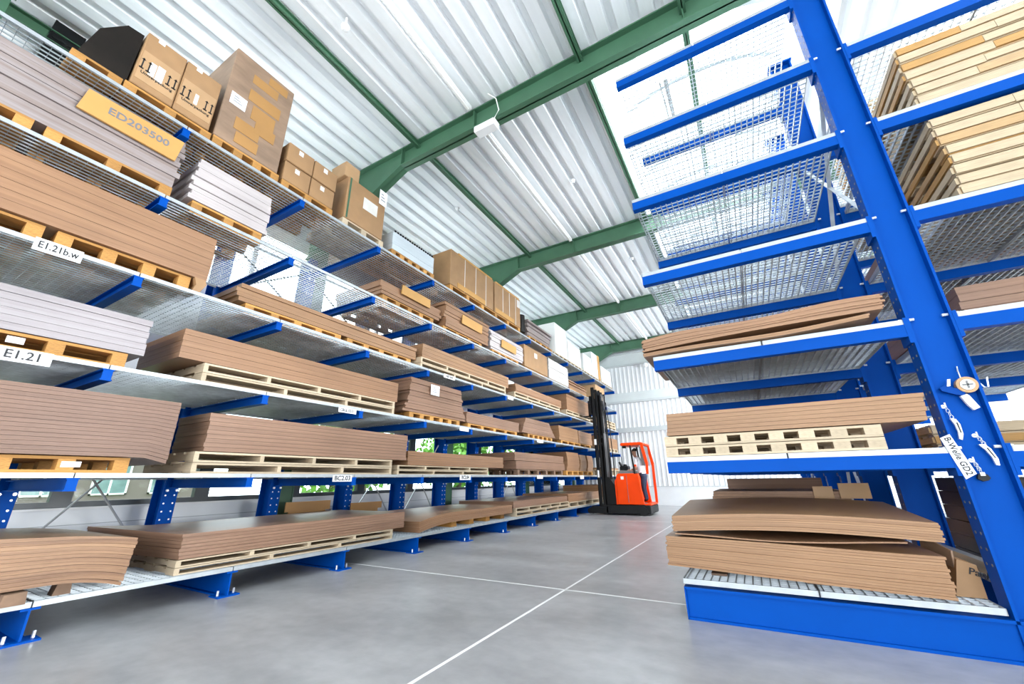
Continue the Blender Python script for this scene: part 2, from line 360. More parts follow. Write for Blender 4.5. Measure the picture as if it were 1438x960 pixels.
# purlin braces, edge trims, cable trunking (run along the hall)
for nm, x0, x1, z0, z1, m, lb in (('roof_brace', -5.9, -5.79, 9.36, 9.5, 'green', 'slim green roof tie running along the hall'),
                                  ('roof_brace', -1.62, -1.5, 9.38, 9.54, 'green', 'green edge tie beside the bright skylight'),
                                  ('roof_brace', 0.30, 0.41, 9.25, 9.38, 'green', 'green tie crossing below the skylight vault'),
                                  ('roof_brace', -9.72, -9.55, 9.0, 9.25, 'green', 'green eaves tie along the window wall')):
    mb = MB().box(x0, x1, YN, YF, z0, z0+0.02).box(x0, x1, YN, YF, z1-0.02, z1).box((x0+x1)/2-0.01, (x0+x1)/2+0.01, YN, YF, z0, z1)
    solo(nm, mb, M[m], ((x0+x1)/2, 6, z0), lb, 'roof tie', kind='structure')
# ---- barrel-vault skylight
def vault_z(x): return 9.78 + 0.95*math.sqrt(max(0, 1-((x-0.35)/1.9)**2))
sk = thing('skylight', (0.35, 6, 9.55), 'long barrel-vault skylight of clear panels with slim ribs', 'skylight'); tag(sk, kind='structure')
xs = [-1.55 + 3.8*i/14 for i in range(15)]
cu = MB()
for xa, xb in ((-1.56, -1.48), (2.18, 2.26)): cu.box(xa, xb, 5.8, YF, 9.5, 9.82)
part('curb', cu.box(-1.5, 2.2, 5.76, 5.82, 9.5, 10.73), M['white'], sk)
y = 5.85; kx = 0
while y < YF - 0.1:
    y1 = min(y+1.22, YF); mb = MB()
    for xa, xb in zip(xs[:-1], xs[1:]):
        za, zb = vault_z(xa), vault_z(xb); n = len(mb.v)
        mb.v += [(xa,y,za),(xb,y,zb),(xb,y1,zb),(xa,y1,za)]; mb.f.append((n,n+1,n+2,n+3))
    part('vault_panel', mb, M['polycarb'], sk)
    rb = MB()
    for xa, xb in zip(xs[:-1], xs[1:]): rb.bar((xa, y, vault_z(xa)-0.02), (xb, y, vault_z(xb)-0.02), 0.10, 0.05)
    part('glazing_rib', rb, M['rail'], sk)
    y = y1
part('opening_strut', MB().bar((-0.15, 7.2, 9.6), (-0.15, 9.4, 10.4), 0.09, 0.05).bar((-0.27, 7.2, 9.6), (-0.27, 9.4, 10.4), 0.03, 0.03), M['greymetal'], sk)
part('opening_strut', MB().bar((-0.15, 13.4, 9.6), (-0.15, 15.5, 10.4), 0.09, 0.05), M['greymetal'], sk)
sk2 = thing('skylight', (5.4, 6, 9.55), 'flat strip skylight above the pallets beyond the blue column', 'skylight'); tag(sk2, kind='structure')
y = YN
while y < YF - 0.1:
    y1 = min(y+1.5, YF)
    part('vault_panel', MB().box(4.1, 6.7, y, y1, 9.6, 9.62), M['polycarb'], sk2)
    part('glazing_rib', MB().box(4.1, 6.7, y-0.025, y+0.025, 9.55, 9.6), M['galv'], sk2); y = y1

# ---- left wall: parapet, window band, cladding above
ZS, ZH = 1.12, 3.05
wl = solo('wall_left', MB().box(XW-0.3, XW, YN-0.3, YF+0.3, -0.25, ZS).box(XW-0.3, XW, YN-0.3, YF+0.3, ZH, 5.7).box(XW-0.3, XW, YN-0.3, YF+0.3, 7.7, ZC+0.3), M['wall'], (XW, 6, 0), 'white side wall around the two window bands', 'wall', kind='structure')
for z in (0.28, 0.56, 0.84): part('panel_joint', MB().box(XW-0.005, XW+0.006, YN, YF, z, z+0.012), M['rail'], wl, (XW, 6, 0))
part('window_sill', MB().box(XW-0.02, XW+0.14, YN, YF, ZS-0.03, ZS), M['white'], wl, (XW, 6, 0))
wy = [-11.9 + 2.05*i for i in range(18)]
for i, (a, b) in enumerate(zip(wy[:-1], wy[1:])):
    w = thing('window_%d' % (i+1), (XW-0.1, (a+b)/2, ZS), 'dark-framed hall window number %d from the near end' % (i+1), 'window'); tag(w, kind='structure')
    f = 0.13
    part('window_frame', MB().box(XW-0.16, XW-0.02, a, a+f, ZS, ZH).box(XW-0.16, XW-0.02, b-f, b, ZS, ZH).box(XW-0.16, XW-0.02, a+f, b-f, ZS, ZS+0.09).box(XW-0.16, XW-0.02, a+f, b-f, ZH-0.09, ZH), M['frame'], w)
    part('pane', MB().box(XW-0.1, XW-0.09, a+f, b-f, ZS+0.09, ZH-0.09), M['pane'], w)
    if i % 2: part('handle', MB().box(XW-0.02, XW+0.03, a+0.05, a+0.08, ZS+0.5, ZS+0.72), M['rod'], w)
for i in range(9):          # upper band of diffusing panels, seen through the shelf gratings
    a = -11.9 + 4.1*i; b = min(a+4.1, YF)
    w = thing('window_%d' % (i+20), (XW-0.1, (a+b)/2, 5.7), 'milky upper window panel, %s from the near end' % ('first', 'second', 'third', 'fourth', 'fifth', 'sixth', 'seventh', 'eighth', 'ninth')[i], 'window'); tag(w, kind='structure')
    part('window_frame', MB().box(XW-0.16, XW-0.02, a, a+0.06, 5.7, 7.7).box(XW-0.16, XW-0.02, b-0.06, b, 5.7, 7.7).box(XW-0.16, XW-0.02, a+0.06, b-0.06, 5.7, 5.76).box(XW-0.16, XW-0.02, a+0.06, b-0.06, 7.64, 7.7), M['white'], w)
    part('pane', MB().box(XW-0.1, XW-0.09, a+0.06, b-0.06, 5.76, 7.64), M['milky'], w)
# ---- far wall: vertical rib cladding, rails, grey panel, plinth
mb = MB(); x = XW; pr = []
while x < XR:
    pr += [(x, 0.0), (x+0.10, 0.0), (x+0.13, 0.02), (x+0.20, 0.02), (x+0.23, 0.0)]; x += 0.26
n = len(pr)
for z in (0.98, 8.25): mb.v += [(px, YF-0.012-py, z) for px, py in pr]
mb.f += [(i, i+1, n+i+1, n+i) for i in range(n-1)]
mb.box(XW-0.3, XR+0.3, YF, YF+0.3, -0.25, ZC+0.3)
wf = solo('wall_far', mb, M['wall_far'], (0, YF, 0), 'white ribbed end wall behind the lift truck', 'wall', kind='structure')
part('plinth', MB().box(XW, XR, YF-0.05, YF-0.01, 0, 0.98), M['wall_far'], wf, (0, YF, 0))
part('top_panel', MB().box(XW, XR, YF-0.06, YF-0.01, 8.2, 8.93), M['panel_grey'], wf, (0, YF, 0))
for za, zb, d in ((4.05, 4.32, 0.12), (5.82, 5.95, 0.12), (8.14, 8.24, 0.14), (0.97, 1.01, 0.07), (8.9, 9.02, 0.2)):
    part('wall_rail', MB().box(XW, XR, YF-d, YF-0.02, za, zb), M['rail'], wf, (0, YF, 0))
part('wall_rail', MB().box(XW, XR, YF-0.1, YF-0.02, 5.95, 6.45), M['panel_grey'], wf, (0, YF, 0))
mb = MB().box(XR, XR+0.3, YN-0.3, YF+0.3, -0.25, 0.7).box(XR, XR+0.3, YN-0.3, YF+0.3, 6.5, ZC+0.3).box(XR, XR+0.3, YN-0.3, 3, 0.7, 6.5).box(XR, XR+0.3, 24, YF+0.3, 0.7, 6.5)
wr = solo('wall_right', mb, M['wall'], (XR, 6, 0), 'white side wall with an added unseen window band beyond the pallet racks', 'wall', kind='structure')  # window band added, wall set well back, to brighten and even the hall
for k in range(8): part('mullion', MB().box(XR+0.05, XR+0.2, 2.94+3*k, 3.06+3*k, 0.7, 6.5), M['frame'], wr, (XR, 6, 0))
mb = MB().box(XW-0.3, -8, YN-0.3, YN, -0.25, ZC+0.3).box(10, XR+0.3, YN-0.3, YN, -0.25, ZC+0.3).box(-8, 10, YN-0.3, YN, 7.0, ZC+0.3)
solo('wall_near', mb, M['wall'], (0, YN, 0), 'white end wall with an added unseen open gate behind the camera', 'wall', kind='structure')  # gate opening put in to let fill light into the hall

# ---- lamps, trunking, small fittings under the roof
def lamp_run(y0, y1, label):
    t = thing('light_rail', (-4.12, (y0+y1)/2, 9.3), label, 'light rail', 'light rails under the roof')
    part('housing', MB().box(-4.17, -4.07, y0, y1, 9.36, 9.46), M['lamp'], t)
    part('diffuser', MB().prism([(-4.15, 9.36), (-4.09, 9.36), (-4.10, 9.325), (-4.14, 9.325)], 'y', y0+0.05, y1-0.05), M['white'], t)
    for yy in (y0+0.3, (y0+y1)/2, y1-0.3): part('hanger', MB().box(-4.125, -4.115, yy-0.01, yy+0.01, 9.46, 9.6), M['rod'], t)
lamp_run(-0.1, 5.5, 'white light rail ending at the nearest visible green roof beam')
lamp_run(6.15, 11.6, 'white light rail between the first and second visible green beams')
lamp_run(12.1, 17.7, 'white light rail between the second and third visible green beams')
lamp_run(18.2, 23.8, 'white light rail nearest the far wall')
t = thing('wireless_box', (-3.75, 5.7, 8.76), 'small white box hanging under the nearest green beam', 'device')
part('housing', MB().box(-4.05, -3.5, 5.55, 5.8, 8.74, 8.90), M['lamp'], t, bevel=0.03)
part('cable', MB().tube([(-3.52, 5.58, 8.86), (-3.38, 5.55, 9.0), (-3.42, 5.5, 9.3), (-3.6, 5.45, 9.5)], 0.012, 6), M['white'], t)
t = thing('ceiling_sensor', (-5.05, 2.9, 9.3), 'round white sensor hanging at the top edge of the roof', 'sensor')
part('stem', MB().tube([(-5.05, 2.9, 9.36), (-5.05, 2.9, 9.58)], 0.02), M['white'], t)
part('dome', MB().tube([(-5.05, 2.9, 9.26), (-5.05, 2.9, 9.29), (-5.05, 2.9, 9.34), (-5.05, 2.9, 9.38)], [0.03, 0.07, 0.08, 0.04], 12), M['lamp'], t)
for k, (x, y) in enumerate(((-3.0, 9.0), (-6.6, 8.3), (-2.6, 14.2))):
    t = thing('smoke_detector', (x, y, 9.45), ('small white detector on the roof sheet above the big carton', 'small white detector behind the nearest green beam', 'small white detector near the second green beam')[k], 'detector')
    part('base', MB().disc((x, y, 9.535), (0,0,1), 0.07, 0.03, 14), M['lamp'], t)
    part('head', MB().tube([(x, y, 9.46), (x, y, 9.49), (x, y, 9.52)], [0.03, 0.05, 0.055], 12), M['lamp'], t)
t = thing('wall_lamp', (-4.5, YF-0.3, 7.98), 'round lamp on the far wall below the grey panel', 'lamp')
part('bracket', MB().box(-4.53, -4.47, YF-0.25, YF-0.05, 7.96, 8.0), M['rail'], t)
part('globe', MB().tube([(-4.5, YF-0.3, 7.84), (-4.5, YF-0.3, 7.9), (-4.5, YF-0.3, 8.02), (-4.5, YF-0.3, 8.1)], [0.05, 0.13, 0.14, 0.06], 12), M['lamp'], t, smooth=True)

# ---- outside, seen through the window band
solo('lawn', MB().box(-60, XW-0.4, -40, 60, -0.3, -0.05), M['grass'], (-35, 10, -0.3), 'grass outside the windows', 'lawn', kind='structure')
bd = thing('brick_building', (-30, -2, 0), 'red brick building with white windows across the yard', 'building')
part('wall', MB().box(-38, -30, -30, 13.5, 0, 11), M['brick'], bd)
part('plinth', MB().box(-30, -29.9, -30, 13.5, 0, 0.7), M['wall'], bd)
for iy in range(17):
    for iz in range(3):
        y0 = -28.5 + iy*2.45; z0 = 1.0 + iz*3.2
        fr = part('window', MB().box(-30, -29.9, y0, y0+1.5, z0, z0+0.08).box(-30, -29.9, y0, y0+1.5, z0+1.72, z0+1.8).box(-30, -29.9, y0, y0+0.08, z0, z0+1.8).box(-30, -29.9, y0+1.42, y0+1.5, z0, z0+1.8).box(-30, -29.9, y0+0.71, y0+0.79, z0, z0+1.8), M['white'], bd)
        part('pane', MB().box(-30.0, -29.96, y0+0.08, y0+1.42, z0+0.08, z0+1.72), M['glassdark'], fr, tuple(bd.location))
def tree(x, y, h, r, label, sd):
    rnd = random.Random(sd); t = thing('tree', (x, y, 0), label, 'tree', 'trees outside the windows')
    part('trunk', MB().tube([(x, y, -0.1), (x+0.05, y, h*0.35), (x, y+0.1, h*0.6)], [0.28, 0.2, 0.1], 8), M['bark'], t)
    mb = MB()
    for i in range(900):
        a, b = rnd.uniform(0, 2*math.pi), math.acos(rnd.uniform(-1, 1)); q = r*rnd.uniform(0.45, 1)
        c = Vector((x + q*math.sin(b)*math.cos(a), y + q*math.sin(b)*math.sin(a), max(0.5, h*0.55 + q*math.cos(b)*0.9)))
        d = Vector((rnd.gauss(0,1), rnd.gauss(0,1), rnd.gauss(0,1))).normalized(); e = d.orthogonal().normalized(); s_ = rnd.uniform(0.14, 0.3)
        n = len(mb.v); mb.v += [tuple(c-d*s_), tuple(c+e*s_*0.6), tuple(c+d*s_), tuple(c-e*s_*0.6)]; mb.f.append((n, n+1, n+2, n+3))
    tag(part('foliage', mb, M['leaf'], t), kind='stuff')
for k, (x, y, h, r) in enumerate(((-19, 14.5, 5, 2.6), (-23, 19.5, 6, 3.0), (-17, 22.5, 5, 2.3), (-22, 28, 6, 3.0), (-16, 34, 5.5, 2.6), (-24, 38, 7, 4), (-30, 26, 6, 2.6))):
    tree(x, y, h, r, ('bright green tree outside, nearest to the brick building', 'broad green tree outside behind the low brown stacks', 'small green tree close outside the windows', 'green tree outside toward the far windows', 'green tree outside level with the far wall', 'tallest green tree beyond the far wall', 'green tree beside the end of the brick building')[k], k)
# ================================================================== left cantilever rack
Y0, DY, XT = 1.632, 1.8828, -6.5            # first frame, frame spacing, arm tips
XC = -8.92                                  # front of the uprights
LV = (0.36, 1.59, 2.83, 4.08, 5.32, 6.57)   # top of the shelf gratings
FRAMES = list(range(-1, 13))
def fy(i): return Y0 + DY*i
rackL = thing('cantilever_rack', (XC, fy(5), 0), 'long blue cantilever rack full of cardboard stacks along the window wall', 'rack')
def lpart(name, me, x, y, z, parent=None):
    o = link(name, me, parent or rackL, (x-XC, y-fy(5), z) if parent is None else (x, y, z)); return o
mb = MB()   # upright: H-section, front flange towards the aisle
mb.box(-0.025, 0, -0.11, 0.11, 0, 6.95).box(-0.40, -0.375, -0.11, 0.11, 0, 6.95).box(-0.376, -0.024, -0.012, 0.012, 0, 6.95).box(-0.45, 0.05, -0.16, 0.16, 0, 0.03)
me_col = mb.mesh('upright', M['blue'])
mb = MB(); z = 0.5
while z < 6.9:
    for yy in (-0.065, 0.065): mb.disc((0.001, yy, z), (1,0,0), 0.014, 0.004, 6)
    z += 0.13
me_holes = mb.mesh('bolt_holes', M['bolt'])
AL = XT - XC
mb = MB()   # arm: I-section with end plate and bolted root
mb.box(0, AL, -0.055, 0.055, -0.016, 0).box(0, AL, -0.055, 0.055, -0.14, -0.124).box(0, AL-0.01, -0.008, 0.008, -0.13, -0.01).box(0, 0.025, -0.10, 0.10, -0.24, 0.10).box(AL-0.012, AL-0.004, -0.045, 0.045, -0.13, -0.01)
me_arm = mb.mesh('arm', M['blue'])
mb = MB()
for zz in (-0.18, 0.05):
    for yy in (-0.07, 0.07): mb.disc((0.035, yy, zz), (1,0,0), 0.022, 0.03, 6)
for k in range(4): mb.disc((0.5+0.55*k, -0.035, 0.012), (0,0,1), 0.014, 0.02, 6)
me_armbolt = mb.mesh('bolts', M['bolt'])
mb = MB()   # floor beam with foot plate
mb.box(0, AL, -0.07, 0.07, 0.285, 0.305).box(0, AL-0.02, -0.01, 0.01, 0.02, 0.29).box(0, AL, -0.07, 0.07, 0.0, 0.02).box(AL-0.22, AL+0.02, -0.14, 0.14, 0, 0.018)
me_base = mb.mesh('floor_beam', M['blue'])
mb = MB()
for yy in (-0.10, 0.10): mb.tube([(AL-0.08, yy, 0.018), (AL-0.08, yy, 0.08)], 0.014, 6)
me_anchor = mb.mesh('anchor_bolts', M['bolt'])
mb = MB()   # bar grating: bearing bars along the aisle, cross bars towards the wall
x = 0.04
while x < AL-0.02: mb.box(x-0.0035, x+0.0035, 0, DY-0.012, -0.02, 0); x += 0.08
y = 0.02
while y < DY-0.02: mb.box(0.0, AL, y-0.0025, y+0.0025, -0.01, -0.002); y += 0.09
me_grate = mb.mesh('shelf_grating', M['galv'])
mb = MB().box(AL-0.012, AL+0.002, 0.002, DY-0.014, -0.05, 0.002).box(0, 0.01, 0.002, DY-0.014, -0.05, 0).box(0, AL, 0.0, 0.006, -0.05, 0).box(0, AL, DY-0.018, DY-0.012, -0.05, 0)
me_edge = mb.mesh('edge_strip', M['strip'])
for i in FRAMES:
    c = lpart('upright', me_col, XC, fy(i), 0)
    lpart('bolt_holes', me_holes, 0, 0, 0, c)
    b = lpart('floor_beam', me_base, 0, 0, 0, c)
    if i < 8: link('anchor_bolts', me_anchor, c)
    for lv in LV[1:]:
        a = lpart('arm', me_arm, 0, 0, lv-0.05, c)
        if i < 6: link('bolts', me_armbolt, c, (0, 0, lv-0.05))
    if i < 12:
        for lv in LV:
            g = lpart('shelf_grating', me_grate, XC, fy(i)+0.006, lv)
            link('edge_strip', me_edge, g)
mb = MB()   # diagonal tie rods between uprights
for i in (-1, 0, 3, 4, 7, 10):
    for (za, zb) in ((0.35, 2.6), (2.6, 0.35)):
        rm = MB().tube([(0, 0.12, za), (0, DY-0.12, zb)], 0.016, 6)
        lpart('tie_rod', rm.mesh('tie_rod', M['rod']), XC-0.2, fy(i), 0)
for i in (1, 2, 5, 6):
    for (za, zb) in ((5.4, 6.5), (6.5, 5.4)):
        lpart('tie_rod', MB().tube([(0, 0.12, za), (0, DY-0.12, zb)], 0.02, 6).mesh('tie_rod', M['black']), XC-0.2, fy(i), 0)

# shelf signs on the front edge strips
def shelf_sign(y0, y1, zt, h, txt, label, sz, squeeze=1.0):
    x = XT+0.012; t = thing('shelf_sign', (x, (y0+y1)/2, zt-h), label, 'sign', 'white location signs on the shelf edges')
    part('plate', MB().box(x, x+0.006, y0, y1, zt-h, zt), M['paper'], t)
    if txt: lettering(txt, sz, M['ink'], t, FACE_X((0.0075, 0, h*0.5)), squeeze=squeeze)
shelf_sign(0.70, 1.09, 4.095, 0.15, 'E1.21b.w', 'white sign reading E1.21b.w on the fourth shelf edge', 0.115, 0.78)
shelf_sign(0.74, 1.155, 2.835, 0.145, 'E1.21', 'white sign reading E1.21 on the third shelf edge', 0.125)
shelf_sign(4.92, 5.33, 1.575, 0.11, 'BC2.03', 'white sign reading BC2.03 under the double pallets', 0.115)
shelf_sign(4.86, 5.26, 2.785, 0.09, 'CBGL 03/31', 'small white sign on the third shelf edge under the long brown stack', 0.075, 0.85)
shelf_sign(7.86, 8.32, 4.085, 0.10, 'ABT 844', 'small white sign on the fourth shelf edge under the pale pallets', 0.09, 0.85)
shelf_sign(11.15, 11.5, 4.07, 0.12, '', 'small white sign on the fourth shelf edge beside a blue arm', 0.09)
shelf_sign(8.6, 9.0, 2.80, 0.10, '', 'small white sign on the third shelf edge past the dusty stack', 0.09)
shelf_sign(8.66, 9.13, 1.585, 0.12, 'BC2.04', 'white sign on the second shelf edge after the BC2.03 sign', 0.12, 0.9)
shelf_sign(13.1, 13.55, 1.585, 0.11, '', 'white sign on the second shelf edge under the large brown block', 0.1)
shelf_sign(17.3, 17.75, 1.585, 0.14, '', 'white sign on the second shelf edge nearest the lift truck', 0.1)
shelf_sign(13.2, 13.7, 2.82, 0.11, '', 'white sign on the third shelf edge below the flared stack', 0.1)

# ================================================================== right double-sided rack
RY, RD, NR = 5.314, 2.03, 7
XA0, XA1, XB0, XB1 = -0.87, 1.65, 1.99, 4.55
RV = (0.39, 1.676, 2.95, 4.19, 5.45, 6.71, 7.96)
rackR = thing('cantilever_rack', (1.82, RY, 0), 'bright blue double-sided cantilever rack on the right of the aisle', 'rack')
def rpart(name, mb, m, **k): return part(name, mb, m, rackR, (1.82, RY, 0), **k)
def at_frame(k): return RY + RD*k
mb = MB().box(XA1, XA1+0.022, 0, 0.22, 0.0, 8.9).box(XB0-0.022, XB0, 0, 0.22, 0.0, 8.9).box(XA1+0.02, XB0-0.02, 0.085, 0.105, 0.0, 8.9).box(XA1-0.02, XB0+0.02, -0.02, 0.24, 8.9, 8.93)
me_rcol = mb.mesh('upright', M['blue'], (1.82, 0, 0))
mb = MB(); z = 0.7
while z < 8.7:
    for yy in (0.06, 0.16):
        mb.disc((XA1-0.001, yy, z), (-1,0,0), 0.013, 0.004, 6); mb.disc((XB0+0.001, yy, z), (1,0,0), 0.013, 0.004, 6)
    z += 0.125
me_rholes = mb.mesh('bolt_holes', M['greymetal'], (1.82, 0, 0))
def rarm(sgn):
    mb = MB(); a, b = (XA0, XA1) if sgn < 0 else (XB0, XB1)
    mb.box(a, b, 0, 0.10, -0.13, 0)
    r = XA1 if sgn < 0 else XB0
    mb.box(min(r, r+sgn*0.03), max(r, r+sgn*0.03), -0.004, 0.22, -0.2, 0.07); return mb.mesh('arm', M['blue'], (1.82, 0, 0))
me_al, me_ar = rarm(-1), rarm(1)
def rbolts(sgn):
    mb = MB(); r = XA1 if sgn < 0 else XB0
    for zz in (0.045,):
        mb.tube([(r+sgn*0.03, 0.03, zz), (r+sgn*0.055, 0.03, zz)], 0.018, 6); mb.tube([(r-sgn*0.022, 0.03, zz), (r-sgn*0.065, 0.03, zz)], 0.014, 6)
    return mb.mesh('bolts', M['bolt'], (1.82, 0, 0))
me_bl, me_br = rbolts(-1), rbolts(1)
mb = MB().box(XA0, XB1, 0, 0.20, 0, 0.025).box(XA0, XB1, 0, 0.20, 0.285, 0.31).box(XA0+0.005, XB1-0.005, 0.03, 0.05, 0.02, 0.29).box(XA0, XA0+0.015, 0, 0.2, 0, 0.3)
me_rbase = mb.mesh('floor_beam', M['blue'], (1.82, 0, 0))
def rgrate(x0, x1):
    mb = MB(); x = x0+0.04
    while x < x1-0.02: mb.box(x-0.005, x+0.005, 0.002, RD-0.01, -0.035, 0); x += 0.08
    y = 0.03
    while y < RD-0.02: mb.box(x0, x1, y-0.003, y+0.003, -0.02, -0.002); y += 0.088
    e = MB().box(x0, x1, 0, 0.012, -0.05, 0.002).box(x0, x1, RD-0.016, RD-0.006, -0.05, 0.002).box(x0, x0+0.008, 0.0, RD-0.006, -0.05, 0.001).box(x1-0.008, x1, 0.0, RD-0.006, -0.05, 0.001)
    return mb.mesh('shelf_grating', M['galv'], (1.82, 0, 0)), e.mesh('edge_strip', M['strip'], (1.82, 0, 0))
GL, GR = [rgrate(XA0, 0.36), rgrate(0.37, XA1-0.03)], [rgrate(XB0+0.03, 3.27), rgrate(3.28, XB1)]
for k in range(NR+1):
    u = link('upright', me_rcol, rackR, (0, RD*k, 0)); link('bolt_holes', me_rholes, u)
    link('floor_beam', me_rbase, u)
    for lv in RV[1:]:
        for ma, mbt in ((me_al, me_bl), (me_ar, me_br))[:1 if lv == RV[6] else 2]:
            a = link('arm', ma, u, (0, 0, lv-0.05))
            if k < 3: link('bolts', mbt, u, (0, 0, lv-0.05))
    if k < NR:
        for lv in RV:
            for g_, e_ in GL + (GR if lv != RV[6] else []):
                g = link('shelf_grating', g_, rackR, (0, RD*k, lv)); link('edge_strip', e_, g)
for k in (0, 2, 5):
    for (za, zb) in ((4.4, 6.4), (6.4, 4.4)) if k == 0 else ((0.5, 3.6), (3.6, 0.5), (3.9, 7.9), (7.9, 3.9)):
        rpart('tie_bar', MB().bar((1.70, at_frame(k)+0.22, za), (1.70, at_frame(k+1), zb), 0.012, 0.05, (1,0,0)), M['galv'])
rpart('cross_channel', MB().bar((XA1+0.1, at_frame(0)+0.25, 0.62), (XA1+0.1, at_frame(1), 0.62), 0.08, 0.11), M['rod'])

# sign and hand tools on the near upright
t = thing('shelf_sign', (1.66, 5.304, 1.6), 'white B-Welle GD2 sign stuck along the near blue upright', 'sign')
c0, c1, c2, c3 = (1.584, 1.762), (1.656, 1.794), (1.739, 1.444), (1.658, 1.397)
mb = MB(); mb.prism([c0, c1, c2, c3], 'y', 5.300, 5.308); part('plate', mb, M['paper'], t)
lettering('B-Welle GD2', 0.066, M['ink'], t, frame_of((0.0, -0.0055, 0.0), (c3[0]-c0[0], 0, c3[1]-c0[1]), (c1[0]-c0[0], 0, c1[1]-c0[1])), squeeze=0.92)
def hook(t, x, z, yb=5.40):
    part('hook', MB().tube([(x, yb, z), (x, 5.345, z), (x, 5.335, z-0.012), (x, 5.335, z+0.03)], 0.006, 6).disc((x, 5.395, z), (0,1,0), 0.018, 0.01, 10), M['bolt'], t)
def chain(t, a, b, n=5):
    mb = MB()
    for i in range(n):
        p = Vector(a).lerp(Vector(b), (i+0.5)/n); w = 0.012
        ring = [p + Vector((w*math.cos(q)*(1 if i % 2 else 0.5), 0.008*math.sin(q*2), 0.02*math.sin(q))) for q in [k*math.pi/4 for k in range(9)]]
        mb.tube(ring, 0.003, 5)
    part('chain', mb, M['bolt'], t)
t = thing('tape_dispenser', (1.85, 5.36, 2.0), 'blue hand tape dispenser with a brown roll hanging on the upright', 'tape dispenser')
ring = MB()
for r0, r1 in ((0.052, 0.075),):
    n = 28
    for yy in (5.31, 5.365):
        for i in range(n):
            a = 2*math.pi*i/n
            ring.v += [(1.90+r1*math.cos(a), yy, 2.235+r1*math.sin(a)), (1.90+r0*math.cos(a), yy, 2.235+r0*math.sin(a))]
    for i in range(n):
        j = (i+1) % n
        ring.f += [(2*i, 2*j, 2*j+1, 2*i+1), (2*n+2*i, 2*n+2*i+1, 2*n+2*j+1, 2*n+2*j), (2*i, 2*n+2*i, 2*n+2*j, 2*j), (2*i+1, 2*j+1, 2*n+2*j+1, 2*n+2*i+1)]
part('tape_roll', ring, M['carton_l'], t)
part('core', MB().tube([(1.90, 5.305, 2.235), (1.90, 5.37, 2.235)], 0.05, 20), M['white'], t)
part('core_spokes', MB().bar((1.865, 5.302, 2.235), (1.935, 5.302, 2.235), 0.012, 0.012).bar((1.90, 5.302, 2.2), (1.90, 5.302, 2.27), 0.012, 0.012), M['greymetal'], t)
part('body', MB().prism([(1.71, 2.225), (1.72, 2.195), (1.80, 2.155), (1.85, 2.14), (1.875, 2.165), (1.85, 2.20), (1.80, 2.22), (1.75, 2.245)], 'y', 5.32, 5.36), M['blue_dark'], t)
part('blade', MB().prism([(1.762, 2.235), (1.785, 2.235), (1.80, 2.30), (1.78, 2.30)], 'y', 5.31, 5.325), M['bolt'], t)
part('grip', MB().prism([(1.83, 2.135), (1.875, 2.15), (1.89, 2.135), (1.93, 2.02), (1.885, 2.0), (1.86, 2.045)], 'y', 5.32, 5.355), M['white'], t)
part('hook', MB().tube([(1.985, 5.33, 2.25), (2.01, 5.33, 2.20), (2.035, 5.33, 2.20), (2.05, 5.33, 2.29)], 0.006, 6), M['bolt'], t)
def knife(label, top, body, grip_m, rot, blade=True):
    t = thing('box_cutter', (body[0], 5.36, body[1]), label, 'box cutter', 'cutters hanging on chains from the near upright')
    hook(t, *top); chain(t, (top[0], 5.345, top[1]), (body[0], 5.345, body[1]+0.06))
    pts = [(-0.02, 0.09), (0.015, 0.08), (0.03, 0.03), (0.022, -0.06), (0.0, -0.11), (-0.018, -0.10), (-0.004, -0.03), (-0.006, 0.03)]
    ca, sa = math.cos(rot), math.sin(rot)
    o = part('handle', MB().prism([(body[0]+p*ca-q*sa, body[1]+p*sa+q*ca) for p, q in pts], 'y', 5.335, 5.36), grip_m, t)
    ins = [(0.006, 0.05), (0.016, 0.045), (0.014, -0.045), (0.006, -0.05)]
    part('insert', MB().prism([(body[0]+p*ca-q*sa, body[1]+p*sa+q*ca) for p, q in ins], 'y', 5.331, 5.336), M['ink'], t)
    return t
knife('pale box cutter hanging on a chain below the tape dispenser', (1.709, 2.057), (1.735, 1.85), M['white'], 0.05)
knife('steel box cutter hanging near the right edge of the blue upright', (1.845, 1.776), (1.88, 1.615), M['bolt'], 0.32)
t = thing('film_cutter', (1.79, 5.36, 1.40), 'black rounded film cutter on a chain beside the B-Welle sign', 'cutter')
hook(t, 1.762, 1.558); chain(t, (1.762, 5.345, 1.55), (1.785, 5.345, 1.46))
part('shell', MB().prism([(1.745, 1.40), (1.755, 1.435), (1.785, 1.45), (1.815, 1.435), (1.828, 1.405), (1.81, 1.385), (1.775, 1.378)], 'y', 5.335, 5.365), M['black'], t)
part('clip', MB().box(1.77, 1.80, 5.33, 5.336, 1.425, 1.455), M['white'], t)
t = thing('wire_hook', (1.9, 5.36, 2.33), 'bent wire hook on the upright above the tape dispenser', 'hook')
part('wire', MB().tube([(1.90, 5.40, 2.38), (1.895, 5.36, 2.42), (1.885, 5.345, 2.36), (1.885, 5.345, 2.30)], 0.005, 6), M['bolt'], t)

for o in scene.objects:
    if o.type == 'MESH' and o.name.split('.')[0] in ('bolt_holes', 'bolts', 'anchor_bolts'): o['kind'] = 'stuff'
